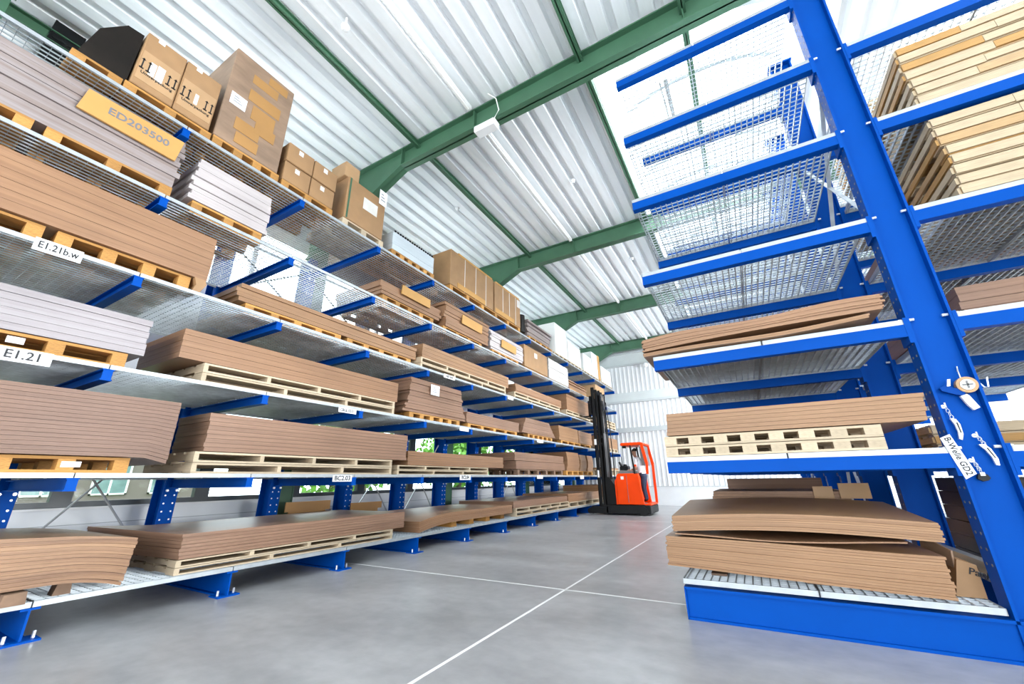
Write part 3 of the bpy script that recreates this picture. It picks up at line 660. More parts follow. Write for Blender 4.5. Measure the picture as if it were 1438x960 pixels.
# ================================================================== loads
ORD = ['first', 'second', 'third', 'fourth', 'fifth', 'sixth', 'seventh', 'eighth', 'ninth', 'tenth', 'eleventh', 'twelfth']
SHELF = ['floor-level shelf', 'second shelf', 'third shelf', 'fourth shelf', 'fifth shelf', 'top shelf']
class Side:
    """maps load coordinates (u along the shelf front, v into the rack) to the hall"""
    def __init__(s, kind, front): s.k = kind; s.f = front
    def p(s, u, v, z): return (s.f - v, u, z) if s.k == 'L' else (u, s.f + v, z)
def sheets(side, u0, u1, z0, z1, depth, m, label, n=8, jit=0.012, bend=None, v0=0.0, lean=0.0, group='stacks of cardboard sheets', taper=0.0, seg=None, name='cardboard_stack', cat='cardboard stack', inst=0.0):
    """a stack of boards: n bundles of slightly uneven slabs, optionally bent along their length"""
    rnd = random.Random(int(u0*1000+z0*77)); mb = MB(); lay = []
    seg = seg or (14 if bend else 1); h = (z1-z0)/n
    for k in range(n):
        a = rnd.uniform(-jit, jit); b = rnd.uniform(-jit, jit); c = rnd.uniform(0, jit*1.2)
        f = (k+0.5)/n; sh = lean*f; tp = taper*f
        ua, ub = u0+a+sh+tp, u1+b+sh-tp
        za, zb = z0+k*h, z0+(k+1)*h - min(0.004, h*0.06)
        n0 = len(mb.v)
        for i in range(seg+1):
            t = i/seg; u = ua+(ub-ua)*t
            for vv, zz in ((c+v0, za), (c+v0, zb), (c+v0+depth, zb), (c+v0+depth, za)):
                w = (vv-v0)/depth
                dz = bend(t, (zz-z0)/(z1-z0), w) if bend else 0.0
                du = 0.0
                if isinstance(dz, tuple): dz, du = dz
                mb.v.append(side.p(u+du, vv, zz+dz)); lay.append(zz)
        for i in range(seg):
            for j in range(4): mb.f.append((n0+4*i+j, n0+4*i+(j+1) % 4, n0+4*(i+1)+(j+1) % 4, n0+4*(i+1)+j))
        mb.f.append((n0+3, n0+2, n0+1, n0)); e = n0+4*seg; mb.f.append((e, e+1, e+2, e+3))
    mb.lay = lay
    org = side.p((u0+u1)/2, v0+depth/2, z0)
    return solo(name, mb, m, org, label, cat, group)
def pallet(side, u0, u1, z0, h, depth, label, m='wood', posts=4, block=False, v0=0.0, group='wooden pallets', nb=5, rim=False):
    """boards along the front; stringers (or blocks) between the decks"""
    z0 += 0.004; h -= 0.004
    org = side.p((u0+u1)/2, v0+depth/2, z0); t = thing('pallet', org, label, 'pallet', group)
    L = u1-u0; mm = M[m]; bt = min(0.032, h*0.2); sw = 0.06 if not block else 0.14
    def put(name, du, dv, dz, lu, lv, lz):
        c = (-dv, du, dz) if side.k == 'L' else (du, dv, dz)
        d = (lv, lu, lz) if side.k == 'L' else (lu, lv, lz)
        plank(name, t, mm, c, d)
    bw = depth/(nb*1.28)
    for i in range(nb):
        dv = -depth/2 + bw/2 + i*(depth-bw)/(nb-1); put('deck_board', 0, dv, h-bt/2, L, bw, bt)
    for i in range(3):
        dv = -depth/2 + bw/2 + i*(depth-bw)/2; put('bottom_board', 0, dv, bt/2, L, bw, bt)
    for i in range(posts):
        du = -L/2 + sw/2 + i*(L-sw)/(posts-1)
        if block:
            for dv in (-depth/2+0.08, 0, depth/2-0.08): put('block', du, dv, h/2, sw, 0.16, h-2*bt)
        else: put('stringer', du, 0, h/2, sw, depth-0.01, h-2*bt)
    if rim:
        rnd = random.Random(int(z0*991+u0*13))
        for sv in (-1, 1):
            k_ = -L/2
            while k_ < L/2-0.05:
                w_ = min(rnd.uniform(0.5, 1.1), L/2-k_); put('side_board', k_+w_/2, sv*(depth/2+0.012), h*rnd.uniform(0.42, 0.5), w_-0.004, 0.022, h*rnd.uniform(0.7, 0.86)); k_ += w_
        for su in (-1, 1): put('end_board', su*(L/2+0.012), 0, h*0.45, 0.022, depth, h*0.6)
    return t
def carton(side, u0, u1, z0, z1, depth, label, m='carton', v0=0.0, tapes=(), group='cartons on the racks', prints=None, seam=True, patches=()):
    org = side.p((u0+u1)/2, v0+depth/2, z0); t = thing('carton', org, label, 'carton', group)
    def bx(name, ua, ub, va, vb, za, zb, mm, bevel=0):
        a = side.p(ua, va, za); b = side.p(ub, vb, zb)
        part(name, MB().box(min(a[0],b[0]), max(a[0],b[0]), min(a[1],b[1]), max(a[1],b[1]), za, zb), M[mm], t, bevel=bevel)
    bx('body', u0, u1, v0, v0+depth, z0, z1, m, bevel=0.012)
    if seam: bx('tape_seam', (u0+u1)/2-0.03, (u0+u1)/2+0.03, v0+0.02, v0+depth-0.02, z1-0.004, z1+0.003, 'patch')
    for (a, b, c, d) in tapes: bx('tape_scrap', a, b, v0-0.004, v0+0.01, c, d, 'tape')
    for q_, (a, b, c, d) in enumerate(patches): bx('tape_patch', a, b, v0-0.002-0.0015*q_, v0+0.01, c, d, 'patch')
    return t
def paper(side, u0, u1, z0, z1, label, v=0.0, m='paper', lines=True, cat='paper sheet', name='paper_sheet', thick=0.006, group=None):
    org = side.p((u0+u1)/2, v, z0); t = thing(name, org, label, cat, group)
    a = side.p(u0, v, z0); b = side.p(u1, v-thick, z1)
    part('sheet', MB().box(min(a[0],b[0]), max(a[0],b[0]), min(a[1],b[1]), max(a[1],b[1]), z0, z1), M[m], t)
    if lines:
        mb = MB()
        for k in range(3):
            zz = z0+(z1-z0)*(0.3+0.2*k); a = side.p(u0+(u1-u0)*0.2, v-thick+0.001, zz); b = side.p(u0+(u1-u0)*(0.75-0.12*k), v-thick-0.002, zz+(z1-z0)*0.06)
            mb.box(min(a[0],b[0]), max(a[0],b[0]), min(a[1],b[1]), max(a[1],b[1]), zz, zz+(z1-z0)*0.06)
        part('print', mb, M['ink_grey'], t)
    return t
def L(front): return Side('L', front)
lab = lambda what, n, lv: '%s, %s load on the %s' % (what, ORD[n], SHELF[lv])
def two(side, u0, u1, z0, z1, depth, what, m='wood', posts=4, **k):
    h = (z1-z0)/2
    pallet(side, u0, u1, z0, h-0.002, depth, 'lower ' + what, m, posts, **k); pallet(side, u0, u1, z0+h, h-0.002, depth, 'upper ' + what, m, posts+1, **k)

# ------------------------------------------------------------------ floor-level shelf (left rack)
z = LV[0]
def curl(t, h, w):
    d = max(0.0, (t-0.72)/0.28); return (-0.095*d*d*(1.2-0.5*h) + 0.03*math.sin(t*5)*h, -0.05*d*(1-h))
sheets(L(-6.48), 0.0, 2.35, z+0.13, z+0.60, 2.1, M['tan_stripe'], lab('thick tan cardboard stack with a drooping curled end', 0, 0), n=13, jit=0.006, bend=curl, seg=18)
for k, (a, b) in enumerate(((1.38, 1.56), (1.78, 1.92), (0.5, 0.7))):
    solo('wood_block', MB().prism([(a, z+0.004), (b, z+0.004), (b-0.01, z+0.115), (a+0.02, z+0.11)], 'x', -6.75, -6.42 if k == 0 else -6.6), M['wood_dark'], (-6.6, (a+b)/2, z), ('weathered wood block under the curled stack, nearer the aisle', 'dark wood block under the drooping end of the curled stack', 'dark wood block under the near end of the curled stack')[k], 'wood block', 'scrap blocks under the curled stack')
two(L(-6.56), 2.83, 6.55, z, 0.535, 1.45, 'pale pallet under the long tan-topped stack beside the curled stack', posts=4)
def lift(t, h, w):
    d = max(0.0, (0.1-t)/0.1); return (0.05*d*w + 0.0*h, -0.35*d*w)
sheets(L(-6.58), 2.85, 6.88, 0.54, 0.84, 2.1, M['brown_dk'], lab('long brown sheet stack with a glossy top', 1, 0), n=7, bend=lift, seg=20)
def droop(t, h, w):
    d = max(0.0, (0.3-t)/0.3); return -0.12*d*d
for k, u in enumerate((8.65, 9.4, 10.2, 11.0)):
    solo('wood_block', MB().prism([(u, z+0.004), (u+0.22, z+0.004), (u+0.2, z+0.13), (u+0.02, z+0.13)], 'x', -8.2, -6.7), M['wood_old'], (-7.4, u, z), 'orange wood bearer under the sagging brown stack, %s from the near end' % ORD[k], 'wood block', 'bearers under the sagging stack')
sheets(L(-6.58), 7.38, 11.5, z+0.135, z+0.36, 2.1, M['brown'], lab('low sagging brown sheet stack with a bent near end', 2, 0), n=6, bend=droop, seg=18)
two(L(-6.58), 11.75, 16.1, z, z+0.25, 1.4, 'pale pallet under the fourth load of the floor-level shelf', posts=5)
sheets(L(-6.6), 11.62, 16.0, z+0.255, z+0.45, 2.1, M['brown_dk'], lab('flat brown sheet stack on pale pallets', 3, 0), n=5)
pallet(L(-6.6), 16.2, 20.0, z, 0.2, 1.6, 'pale pallet under the fifth load of the floor-level shelf', posts=5)
sheets(L(-6.62), 16.15, 20.2, z+0.205, z+0.52, 2.1, M['brown'], lab('brown sheet stack near the lift truck', 4, 0), n=6)
pallet(L(-6.6), 20.5, 24.0, z, 0.2, 1.6, 'pale pallet behind the lift truck on the floor-level shelf', posts=5)
sheets(L(-6.62), 20.4, 24.1, z+0.205, z+0.78, 2.0, M['tan'], lab('tan sheet stack behind the lift truck', 5, 0), n=6)
for k, (a, b) in enumerate(((5.6, 6.7), (7.3, 8.3))):
    solo('propped_board', MB().box(-8.83, -8.80, a, b, 0.86 if k == 0 else 0.80, 1.06 if k == 0 else 0.96).box(-8.85, -8.83, a+0.1, b-0.1, 0.72, 0.9), M['patch'], (-8.8, (a+b)/2, 0.72), ('brown board propped against an upright behind the long stack', 'smaller brown board propped behind the sagging stack')[k], 'board', 'boards propped at the back of the floor-level shelf')

# ------------------------------------------------------------------ second shelf
z = LV[1]
def sag1(t, h, w):
    d = max(0.0, (t-0.9)/0.1); return -0.07*d*d*(1-h)
pallet(L(-6.6), -0.6, 0.95, z, 0.18, 1.5, 'worn pallet at the near end of the second shelf', 'wood_old', 3, block=True)
pallet(L(-6.6), 1.02, 2.1, z, 0.18, 1.5, 'worn pallet with barcode tag under the tall brown stack', 'wood_old', 3, block=True)
paper(L(-6.6), 1.52, 1.68, z+0.065, z+0.125, 'barcode tag on the worn pallet block of the second shelf', v=0.005, cat='tag', name='barcode_tag')
sheets(L(-6.53), -0.8, 2.45, z+0.19, 2.50, 2.1, M['brown_deep'], lab('tall dusky brown sheet stack', 0, 1), n=16, jit=0.006, bend=sag1)
two(L(-6.58), 2.76, 6.40, z, 1.885, 1.5, 'pale pallet under the long brown stack above the BC2.03 sign', posts=4)
sheets(L(-6.6), 2.86, 6.83, 1.895, 2.43, 0.95, M['brown_dk'], lab('long brown sheet stack on two pale pallets', 1, 1), n=9, lean=-0.0, taper=0.0)
two(L(-6.62), 6.6, 10.2, z, z+0.20, 1.6, 'pale pallet under the low brown stack past the long stack', posts=4)
sheets(L(-6.66), 6.95, 11.12, z+0.21, 2.11, 1.9, M['brown'], lab('low brown sheet stack', 2, 1), n=6)
pallet(L(-6.7), 12.1, 15.9, z, 0.19, 1.6, 'dark worn pallet under the split brown block', 'wood_dark', 6, block=True)
sheets(L(-6.68), 11.98, 16.1, z+0.2, 2.05, 1.9, M['brown_dk'], lab('lower half of the split brown block', 3, 1), n=5)
sheets(L(-6.68), 11.9, 16.0, 2.06, 2.33, 1.9, M['brown_dk'], lab('upper half of the split brown block', 3, 1), n=5)
pallet(L(-6.7), 16.3, 19.6, z, 0.19, 1.5, 'orange pallet under the bulging brown sheets of the second shelf', 'wood_old', 6, block=True)
def bulge(t, h, w): return (0.0, 0.16*math.sin(h*3.1))
sheets(L(-6.68), 16.3, 17.7, z+0.2, 2.55, 1.6, M['brown'], lab('bulging brown sheet stack', 4, 1), n=12, bend=bulge, seg=3)
sheets(L(-6.72), 17.95, 18.75, z+0.2, 2.5, 1.6, M['tan'], lab('narrow bowed sheet stack', 5, 1), n=10, bend=bulge, seg=2)
sheets(L(-6.72), 18.95, 19.7, z+0.2, 2.5, 1.6, M['brown'], lab('narrow brown sheet stack beside the mast', 6, 1), n=10, bend=bulge, seg=2)
pallet(L(-6.6), 20.6, 24.1, z, 0.3, 1.5, 'empty-looking pale pallet at the far end of the second shelf', 'wood', 5, block=True)
sheets(L(-6.64), 20.8, 24.0, z+0.31, z+0.4, 1.6, M['tan'], lab('thin tan sheet stack past the mast', 7, 1), n=3)

# ------------------------------------------------------------------ third shelf
z = LV[2]
for k, (a, b) in enumerate(((-0.75, 0.5), (0.55, 1.78))):
    pallet(L(-6.58), a, b, z, 0.19, 1.5, ('worn yellow pallet at the near end of the third shelf', 'worn yellow pallet above the E1.21 sign')[k], 'wood_old', 3, block=True)
paper(L(-6.58), 0.80, 0.93, z+0.07, z+0.14, 'white tag on the worn pallet above the E1.21 sign', v=0.004, cat='tag', name='barcode_tag')
sheets(L(-6.56), -0.9, 1.92, z+0.2, 3.51, 1.4, M['lav'], lab('pale lilac sheet stack', 0, 2), n=6, jit=0.01)
two(L(-6.58), 2.62, 6.34, z, 3.115, 1.6, 'pale pallet under the long brown stack of the third shelf', posts=4)
sheets(L(-6.6), 2.3, 6.42, 3.125, 3.55, 1.4, M['brown'], lab('long smooth brown sheet stack', 1, 2), n=5, jit=0.004)
pallet(L(-6.72), 6.95, 8.9, z, 0.17, 1.3, 'worn pallet under the dusty flared stack with a white sheet', 'wood_old', 6, block=True)
def flare(t, h, w): return (0.0, (t-0.5)*0.42*(1-h)**2)
sheets(L(-6.7), 6.95, 8.95, z+0.18, 3.84, 1.3, M['brown_dk'], lab('dusty uneven sheet stack with a white page', 2, 2), n=13, jit=0.035, bend=flare, seg=4)
paper(L(-6.7), 7.6, 7.93, 3.51, 3.77, 'white page stuck on the dusty stack of the third shelf', v=-0.03)
pallet(L(-6.7), 9.25, 12.1, z, 0.15, 1.5, 'worn pallet under the low brown stack of the third shelf', 'wood_old', 5, block=True)
sheets(L(-6.7), 9.2, 12.25, z+0.16, 3.30, 1.9, M['brown_dk'], lab('low brown sheet stack beside the dusty stack', 3, 2), n=6)
pallet(L(-6.7), 12.9, 15.0, z, 0.18, 1.4, 'worn pallet under the leaning flared stack of the third shelf', 'wood_old', 6, block=True)
def fl2(t, h, w): return (0.0, (t-0.35)*0.9*(1-h))
sheets(L(-6.68), 12.75, 14.7, z+0.19, 3.56, 1.7, M['brown_dk'], lab('flared brown sheet stack spreading at its foot', 4, 2), n=10, bend=fl2, seg=3)
pallet(L(-6.7), 15.9, 19.6, z, 0.17, 1.5, 'worn pallet under the paired tan stacks of the third shelf', 'wood_old', 6, block=True)
sheets(L(-6.68), 15.7, 17.9, z+0.18, 3.6, 1.7, M['tan'], lab('tan sheet stack', 5, 2), n=5)
sheets(L(-6.68), 18.0, 19.8, z+0.18, 3.58, 1.7, M['brown'], lab('brown sheet stack beside the mast', 6, 2), n=5)
pallet(L(-6.6), 20.8, 24.1, z, 0.2, 1.5, 'pale pallet at the far end of the third shelf', 'wood', 6, block=True)
sheets(L(-6.6), 20.7, 24.15, z+0.21, 3.6, 1.7, M['tan'], lab('pale tan sheet stack past the mast', 7, 2), n=4)

# ------------------------------------------------------------------ fourth shelf
z = LV[3]
for k, (a, b) in enumerate(((-0.6, 0.75), (0.85, 2.2))):
    pallet(L(-6.6), a, b, z, 0.22, 1.7, ('dark worn pallet at the near end of the fourth shelf', 'dark worn pallet near the torn end of the big brown stack')[k], 'wood_old', 4, block=True)
sheets(L(-6.55), -1.0, 2.38, z+0.23, 5.02, 2.1, M['brown'], lab('big smooth brown sheet stack with a rounded end', 0, 3), n=6, jit=0.005)
solo('torn_flap', MB().prism([(2.225, z+0.008), (2.32, z+0.008), (2.385, z+0.16), (2.36, z+0.225), (2.225, z+0.225), (2.26, z+0.12)], 'x', -6.85, -6.54), M['carton'], (-6.7, 2.2, z), 'torn cardboard flap hanging below the big brown stack', 'cardboard flap')
for k, (a, b) in enumerate(((3.05, 4.9), (5.05, 6.9))):
    pallet(L(-6.75), a, b, z, 0.19, 1.6, ('worn pallet under the near half of the low long stack', 'worn pallet under the far half of the low long stack')[k], 'wood_old', 5, block=True)
sheets(L(-6.72), 2.9, 7.08, z+0.2, 4.58, 1.0, M['tan'], lab('low long tan sheet stack', 1, 3), n=4, jit=0.03)
two(L(-6.6), 7.1, 11.2, z, 4.37, 1.7, 'pale pallet under the smooth brown stack of the fourth shelf', posts=4)
sheets(L(-6.66), 7.2, 11.5, 4.38, 4.76, 1.9, M['tan'], lab('smooth tan-brown sheet stack on pale pallets', 2, 3), n=4, jit=0.008)
two(L(-6.6), 11.8, 15.7, z, 4.33, 1.7, 'pale pallet under the brown stack after the fourth-shelf signs', posts=4)
sheets(L(-6.66), 12.0, 16.05, 4.34, 4.66, 1.9, M['brown'], lab('brown sheet stack on pale pallets', 3, 3), n=4)
two(L(-6.62), 16.5, 19.6, z, 4.36, 1.7, 'pale pallet beside the mast on the fourth shelf', posts=4)
sheets(L(-6.66), 16.7, 19.7, 4.37, 5.1, 1.9, M['brown'], lab('tall brown sheet stack beside the mast', 4, 3), n=6)
for k in range(3):
    pallet(L(-6.6), 20.7, 24.1, z+0.16*k, 0.157, 1.5, '%s of three empty pale pallets at the far end of the fourth shelf' % ('lowest', 'middle', 'topmost')[k], 'wood', 6, block=True)

# ------------------------------------------------------------------ fifth shelf
z = LV[4]
for k, (a, b) in enumerate(((-0.9, 0.35), (0.45, 1.7))):
    pallet(L(-6.6), a, b, z, 0.21, 1.6, ('yellowed pallet at the near end of the fifth shelf', 'yellowed pallet below the ED203500 board')[k], 'wood_old', 3, block=True)
sheets(L(-6.6), -1.6, 1.72, z+0.22, 6.36, 1.6, M['lavb'], lab('tall lilac-brown sheet stack behind the ED203500 board', 0, 4), n=9, jit=0.035)
t = thing('ochre_board', (-6.56, 1.11, 5.94), 'ochre board with handwritten ED203500 leaning on the lilac stack', 'board')
part('panel', MB().prism([(0.58, 5.95), (1.62, 5.935), (1.66, 6.31), (0.62, 6.29)], 'x', -6.575, -6.545), M['ochre'], t)
lettering('ED203500', 0.15, M['ink_grey'], t, FACE_X((0.017, 0.06, 0.2)), squeeze=1.05)
pallet(L(-6.66), 1.98, 3.02, z, 0.22, 1.0, 'yellowed pallet under the pale lilac stack of the fifth shelf', 'wood_old', 3, block=True)
sheets(L(-6.64), 1.92, 3.08, z+0.23, 6.30, 0.95, M['lavl'], lab('pale lilac sheet stack beside the ED203500 board', 1, 4), n=9, jit=0.03)
pallet(L(-6.8), 5.9, 7.7, z, 0.3, 1.4, 'worn pallet under the low brown stack with an ochre board', 'wood_old', 5, block=True)
sheets(L(-6.76), 5.8, 7.95, z+0.31, 5.97, 1.6, M['brown'], lab('low brown sheet stack with an ochre board', 2, 4), n=4, jit=0.04)
solo('ochre_board', MB().prism([(6.4, 5.83), (7.45, 5.82), (7.45, 6.06), (6.42, 6.07)], 'x', -6.745, -6.715), M['ochre'], (-6.73, 6.9, 5.82), 'blank ochre board leaning on the low brown stack of the fifth shelf', 'board', 'ochre boards on the fifth shelf')
pallet(L(-6.7), 8.0, 9.9, z, 0.2, 1.3, 'worn pallet under the layered brown stack with an ochre tag', 'wood_old', 4, block=True)
sheets(L(-6.66), 8.05, 10.25, z+0.21, 6.26, 1.6, M['brown'], lab('layered brown sheet stack with an ochre tag', 3, 4), n=8, jit=0.05)
solo('ochre_board', MB().prism([(8.75, 5.82), (9.8, 5.80), (9.82, 6.08), (8.78, 6.1)], 'x', -6.645, -6.62), M['ochre'], (-6.63, 9.3, 5.8), 'ochre tag board on the layered brown stack', 'board', 'ochre boards on the fifth shelf')
pallet(L(-6.7), 10.5, 12.3, z, 0.2, 1.3, 'yellow pallet under the lilac stack with an ochre tag', 'wood_old', 5, block=True)
sheets(L(-6.66), 10.4, 12.65, z+0.21, 6.19, 1.6, M['lavl'], lab('lilac sheet stack with an ochre tag', 4, 4), n=9, jit=0.05)
solo('ochre_board', MB().prism([(11.0, 5.72), (12.0, 5.70), (12.02, 5.98), (11.03, 6.0)], 'x', -6.645, -6.62), M['ochre'], (-6.63, 11.5, 5.7), 'ochre tag board on the lilac stack', 'board', 'ochre boards on the fifth shelf')
pallet(L(-6.7), 12.8, 14.7, z, 0.15, 1.3, 'worn pallet under the wrapped brown carton of the fifth shelf', 'wood_old', 4, block=True)
carton(L(-6.68), 12.75, 14.8, z+0.16, 6.35, 1.5, 'film-wrapped brown carton with a small white label on the fifth shelf', 'carton', tapes=((13.6, 13.85, 6.0, 6.2),))
pallet(L(-6.7), 14.95, 17.0, z, 0.15, 1.3, 'pale pallet under the white stack of the fifth shelf', 'wood', 4, block=True)
sheets(L(-6.68), 14.95, 17.1, z+0.16, 6.35, 1.5, M['white_b'], lab('white sheet stack with a brown foot', 5, 4), n=7, jit=0.02)
pallet(L(-6.7), 17.3, 19.6, z, 0.17, 1.3, 'worn pallet left of the mast on the fifth shelf', 'wood_old', 5, block=True)
sheets(L(-6.7), 17.3, 19.6, z+0.18, 5.95, 1.5, M['brown'], lab('untidy brown sheet pile left of the mast', 6, 4), n=9, jit=0.12)
pallet(L(-6.65), 20.9, 22.6, z, 0.15, 1.3, 'pale pallet under the tall crate right of the mast', 'wood', 4, block=True)
carton(L(-6.62), 20.9, 22.5, z+0.16, 6.36, 1.3, 'tall light wooden crate right of the mast on the fifth shelf', 'carton_l', seam=False)

# ------------------------------------------------------------------ top shelf
z = LV[5]
F5 = -6.6
pallet(L(F5), 0.88, 1.95, z, 0.21, 1.3, 'yellow pallet under the printed twin cartons', 'wood_old', 3, block=True)
for k, (a, b) in enumerate(((0.92, 1.405), (1.415, 1.90))):
    c = carton(L(F5+0.02), a, b, z+0.22, 7.77, 1.25, ('printed carton with white tape strips, nearer of the top-shelf pair', 'printed carton beside the big wrapped carton')[k], 'carton', tapes=(((a+0.13, a+0.20, 7.06, 7.30), (a+0.21, a+0.30, 7.04, 7.32)) if k == 0 else ((a+0.2, a+0.25, 7.08, 7.28),)) + ((a+0.12, a+0.2, 7.70, 7.775),))
    for u in (a+0.05, a+0.36):
        pm = MB()
        for du in (0.0, 0.075): pm.box(F5+0.0235, F5+0.026, u+du-0.008, u+du+0.008, 7.09, 7.28).box(F5+0.0235, F5+0.026, u+du-0.026, u+du+0.026, 7.09, 7.115).prism([(u+du-0.026, 7.25), (u+du+0.026, 7.25), (u+du, 7.285)], 'x', F5+0.0235, F5+0.026)
        part('upright_mark', pm, M['ink'], c)
    lettering('Umverpackung', 0.062, M['ink'], c, FACE_X((0.63, 0.0, 0.25)), 'lettering')
    part('face_panel', MB().box(F5+0.019, F5+0.0235, a+0.02, b-0.02, 6.90, 7.42), M['carton_l'], c)
solo('stretch_film', MB().prism([(0.40, z+0.2), (0.9, z+0.2), (0.9, 7.72), (0.72, 7.7), (0.5, 7.35)], 'x', -7.8, -6.66), M['film'], (-7.2, 0.6, z+0.2), 'black film-wrapped bundle beside the printed cartons', 'wrapped bundle')
pallet(L(F5), 0.36, 0.86, z, 0.19, 1.3, 'narrow yellow pallet under the black wrapped bundle', 'wood_old', 2, block=True)
pallet(L(F5), 1.98, 3.06, z, 0.23, 1.3, 'yellow pallet under the tallest wrapped carton', 'wood_old', 4, block=True)
c = carton(L(F5), 1.97, 3.02, z+0.24, 8.78, 1.3, 'tallest carton, patched with tape strips, on the top shelf', 'carton_d', patches=((2.3, 2.75, 8.3, 8.5), (2.55, 2.9, 8.52, 8.70), (2.3, 2.85, 7.9, 8.15), (2.4, 2.8, 7.55, 7.85), (2.2, 2.6, 7.15, 7.4), (2.5, 2.85, 7.32, 7.55), (2.25, 2.62, 6.9, 7.12)), group='cartons on the racks')
paper(L(F5), 2.05, 2.30, 7.58, 7.83, 'white label stuck on the tallest carton', v=-0.004, name='label_sticker', cat='label')
pallet(L(F5), 3.12, 4.2, z, 0.21, 1.2, 'worn pallet under the four small cartons', 'wood_old', 3, block=True)
for k in range(4):
    a = 3.12 + 0.54*(k % 2); zz = z+0.22+0.43*(k//2)
    carton(L(F5 + 0.02*(k//2)), a, a+0.525, zz, zz+0.42, 1.0, ('lower near', 'lower far', 'upper near', 'upper far')[k] + ' of the four small stacked cartons on the top shelf', 'carton', tapes=((a+0.2, a+0.29, zz+0.27, zz+0.37),))
pallet(L(F5), 4.45, 5.58, z, 0.22, 1.2, 'worn pallet under the carton with a box column on top', 'wood', 3, block=True)
carton(L(F5+0.01), 4.46, 5.52, z+0.23, 7.86, 1.1, 'film-wrapped carton carrying a narrow upright box', 'carton', tapes=((4.9, 5.3, 7.3, 7.6),))
carton(L(F5-0.05), 4.38, 4.76, 7.87, 8.25, 0.5, 'narrow upright box on top of the film-wrapped carton', 'carton_l', seam=False)
t = thing('packing_film', (F5+0.016, 5.0, 7.0), 'green strap down the edge of the film-wrapped carton', 'strap')
part('band', MB().box(F5+0.012, F5+0.016, 4.50, 4.54, 6.82, 7.85), M['green'], t)
t = paper(L(F5), 5.30, 5.53, 7.70, 8.10, 'white page standing at the corner of the film-wrapped carton', v=-0.03)
pallet(L(F5), 5.85, 7.4, z, 0.2, 1.2, 'orange pallet under the pale steel sheets', 'wood_old', 6, block=True)
sheets(L(F5), 5.85, 7.36, z+0.21, 7.27, 0.9, M['steelw'], 'pale steel sheet pack with a slotted dark top edge on the top shelf', n=3, jit=0.006, name='steel_sheet_pack', cat='sheet pack', group='odd loads on the top shelf')
mb = MB(); u = 5.9
while u < 7.3: mb.box(F5-0.02, F5+0.005, u, u+0.05, 7.275, 7.31); u += 0.085
solo('slotted_strip', mb, M['black'], (F5, 6.6, 7.27), 'slotted black strip lying along the pale steel sheets', 'strip')
carton(L(-7.85), 5.65, 6.95, z+0.01, 7.62, 0.9, 'carton standing behind the pale steel sheets', 'carton_d')
pallet(L(F5), 8.1, 12.3, z, 0.24, 1.3, 'long worn pallet under the strapped brown cartons', 'wood_old', 6, block=True)
for k, (a, b) in enumerate(((8.08, 10.42), (10.5, 12.32))):
    c = carton(L(F5+0.01), a, b, z+0.25, 7.97, 1.3, ('strapped long brown carton, nearer of the top-shelf pair', 'strapped brown carton with a white label, farther of the top-shelf pair')[k], 'carton', seam=False, tapes=((b-0.25, b-0.03, 7.6, 7.9),) if k else ())
    for f in (0.3, 0.55, 0.8):
        u = a+(b-a)*f; part('strap', MB().box(F5+0.009, F5+0.016, u-0.012, u+0.012, z+0.25, 7.975), M['tape'], c)
    u0_, u1_ = a+(0.35 if k == 0 else 0.05), b-0.1
    part('edge_board', MB().box(F5-0.1, F5+0.022, u0_, u1_, 7.93, 7.99), M['ochre'], c)
    part('edge_board', MB().box(F5-0.1, F5+0.024, u0_, u1_-0.4, z+0.26, z+0.42), M['ochre'], c)
t = thing('film_roll', (-6.85, 12.75, z), 'dark blue film roll standing behind the strapped cartons', 'film roll')
part('film', MB().tube([(-6.85, 12.75, z+0.25), (-6.85, 12.75, z+0.95)], 0.2, 14), M['film'], t); part('core', MB().tube([(-6.85, 12.75, z+0.006), (-6.85, 12.75, z+1.0)], 0.05, 10), M['carton_l'], t)
pallet(L(F5), 13.0, 15.2, z, 0.18, 1.3, 'orange pallet under the wrapped lilac bundle', 'wood_old', 5, block=True)
sheets(L(F5-0.02), 13.1, 15.2, z+0.19, 7.45, 1.2, M['lavb'], 'film-wrapped lilac bundle with a ragged outline on the top shelf', n=9, jit=0.09, name='wrapped_bundle', cat='wrapped bundle', group='odd loads on the top shelf')
pallet(L(F5), 15.4, 18.9, z, 0.18, 1.2, 'pale pallet under the tall white box', 'wood', 8, block=True)
carton(L(F5), 15.6, 17.0, z+0.19, 8.2, 1.2, 'tall white box past the wrapped lilac bundle', 'white', seam=False)
carton(L(F5), 17.1, 18.8, z+0.19, 7.75, 1.2, 'lower white box next to the tall white box', 'white', seam=False)
pallet(L(F5), 19.1, 22.0, z, 0.18, 1.2, 'pale pallet under the pale crate with wooden edge', 'wood', 7, block=True)
carton(L(F5), 19.2, 20.5, z+0.19, 7.7, 1.2, 'small white box between the white boxes and the crate', 'white', seam=False)
c = carton(L(F5), 20.6, 21.9, z+0.19, 8.15, 1.2, 'pale crate with a wooden edge board on the top shelf', 'white', seam=False)
part('edge_board', MB().box(F5-0.1, F5+0.02, 21.55, 21.9, z+0.19, 8.16), M['ochre'], c)
pallet(L(F5), 22.1, 24.2, z, 0.18, 1.2, 'pale pallet at the far end of the top shelf', 'wood', 6, block=True)
carton(L(F5), 22.2, 24.1, z+0.19, 7.7, 1.2, 'white box at the far end of the top shelf', 'white', seam=False)

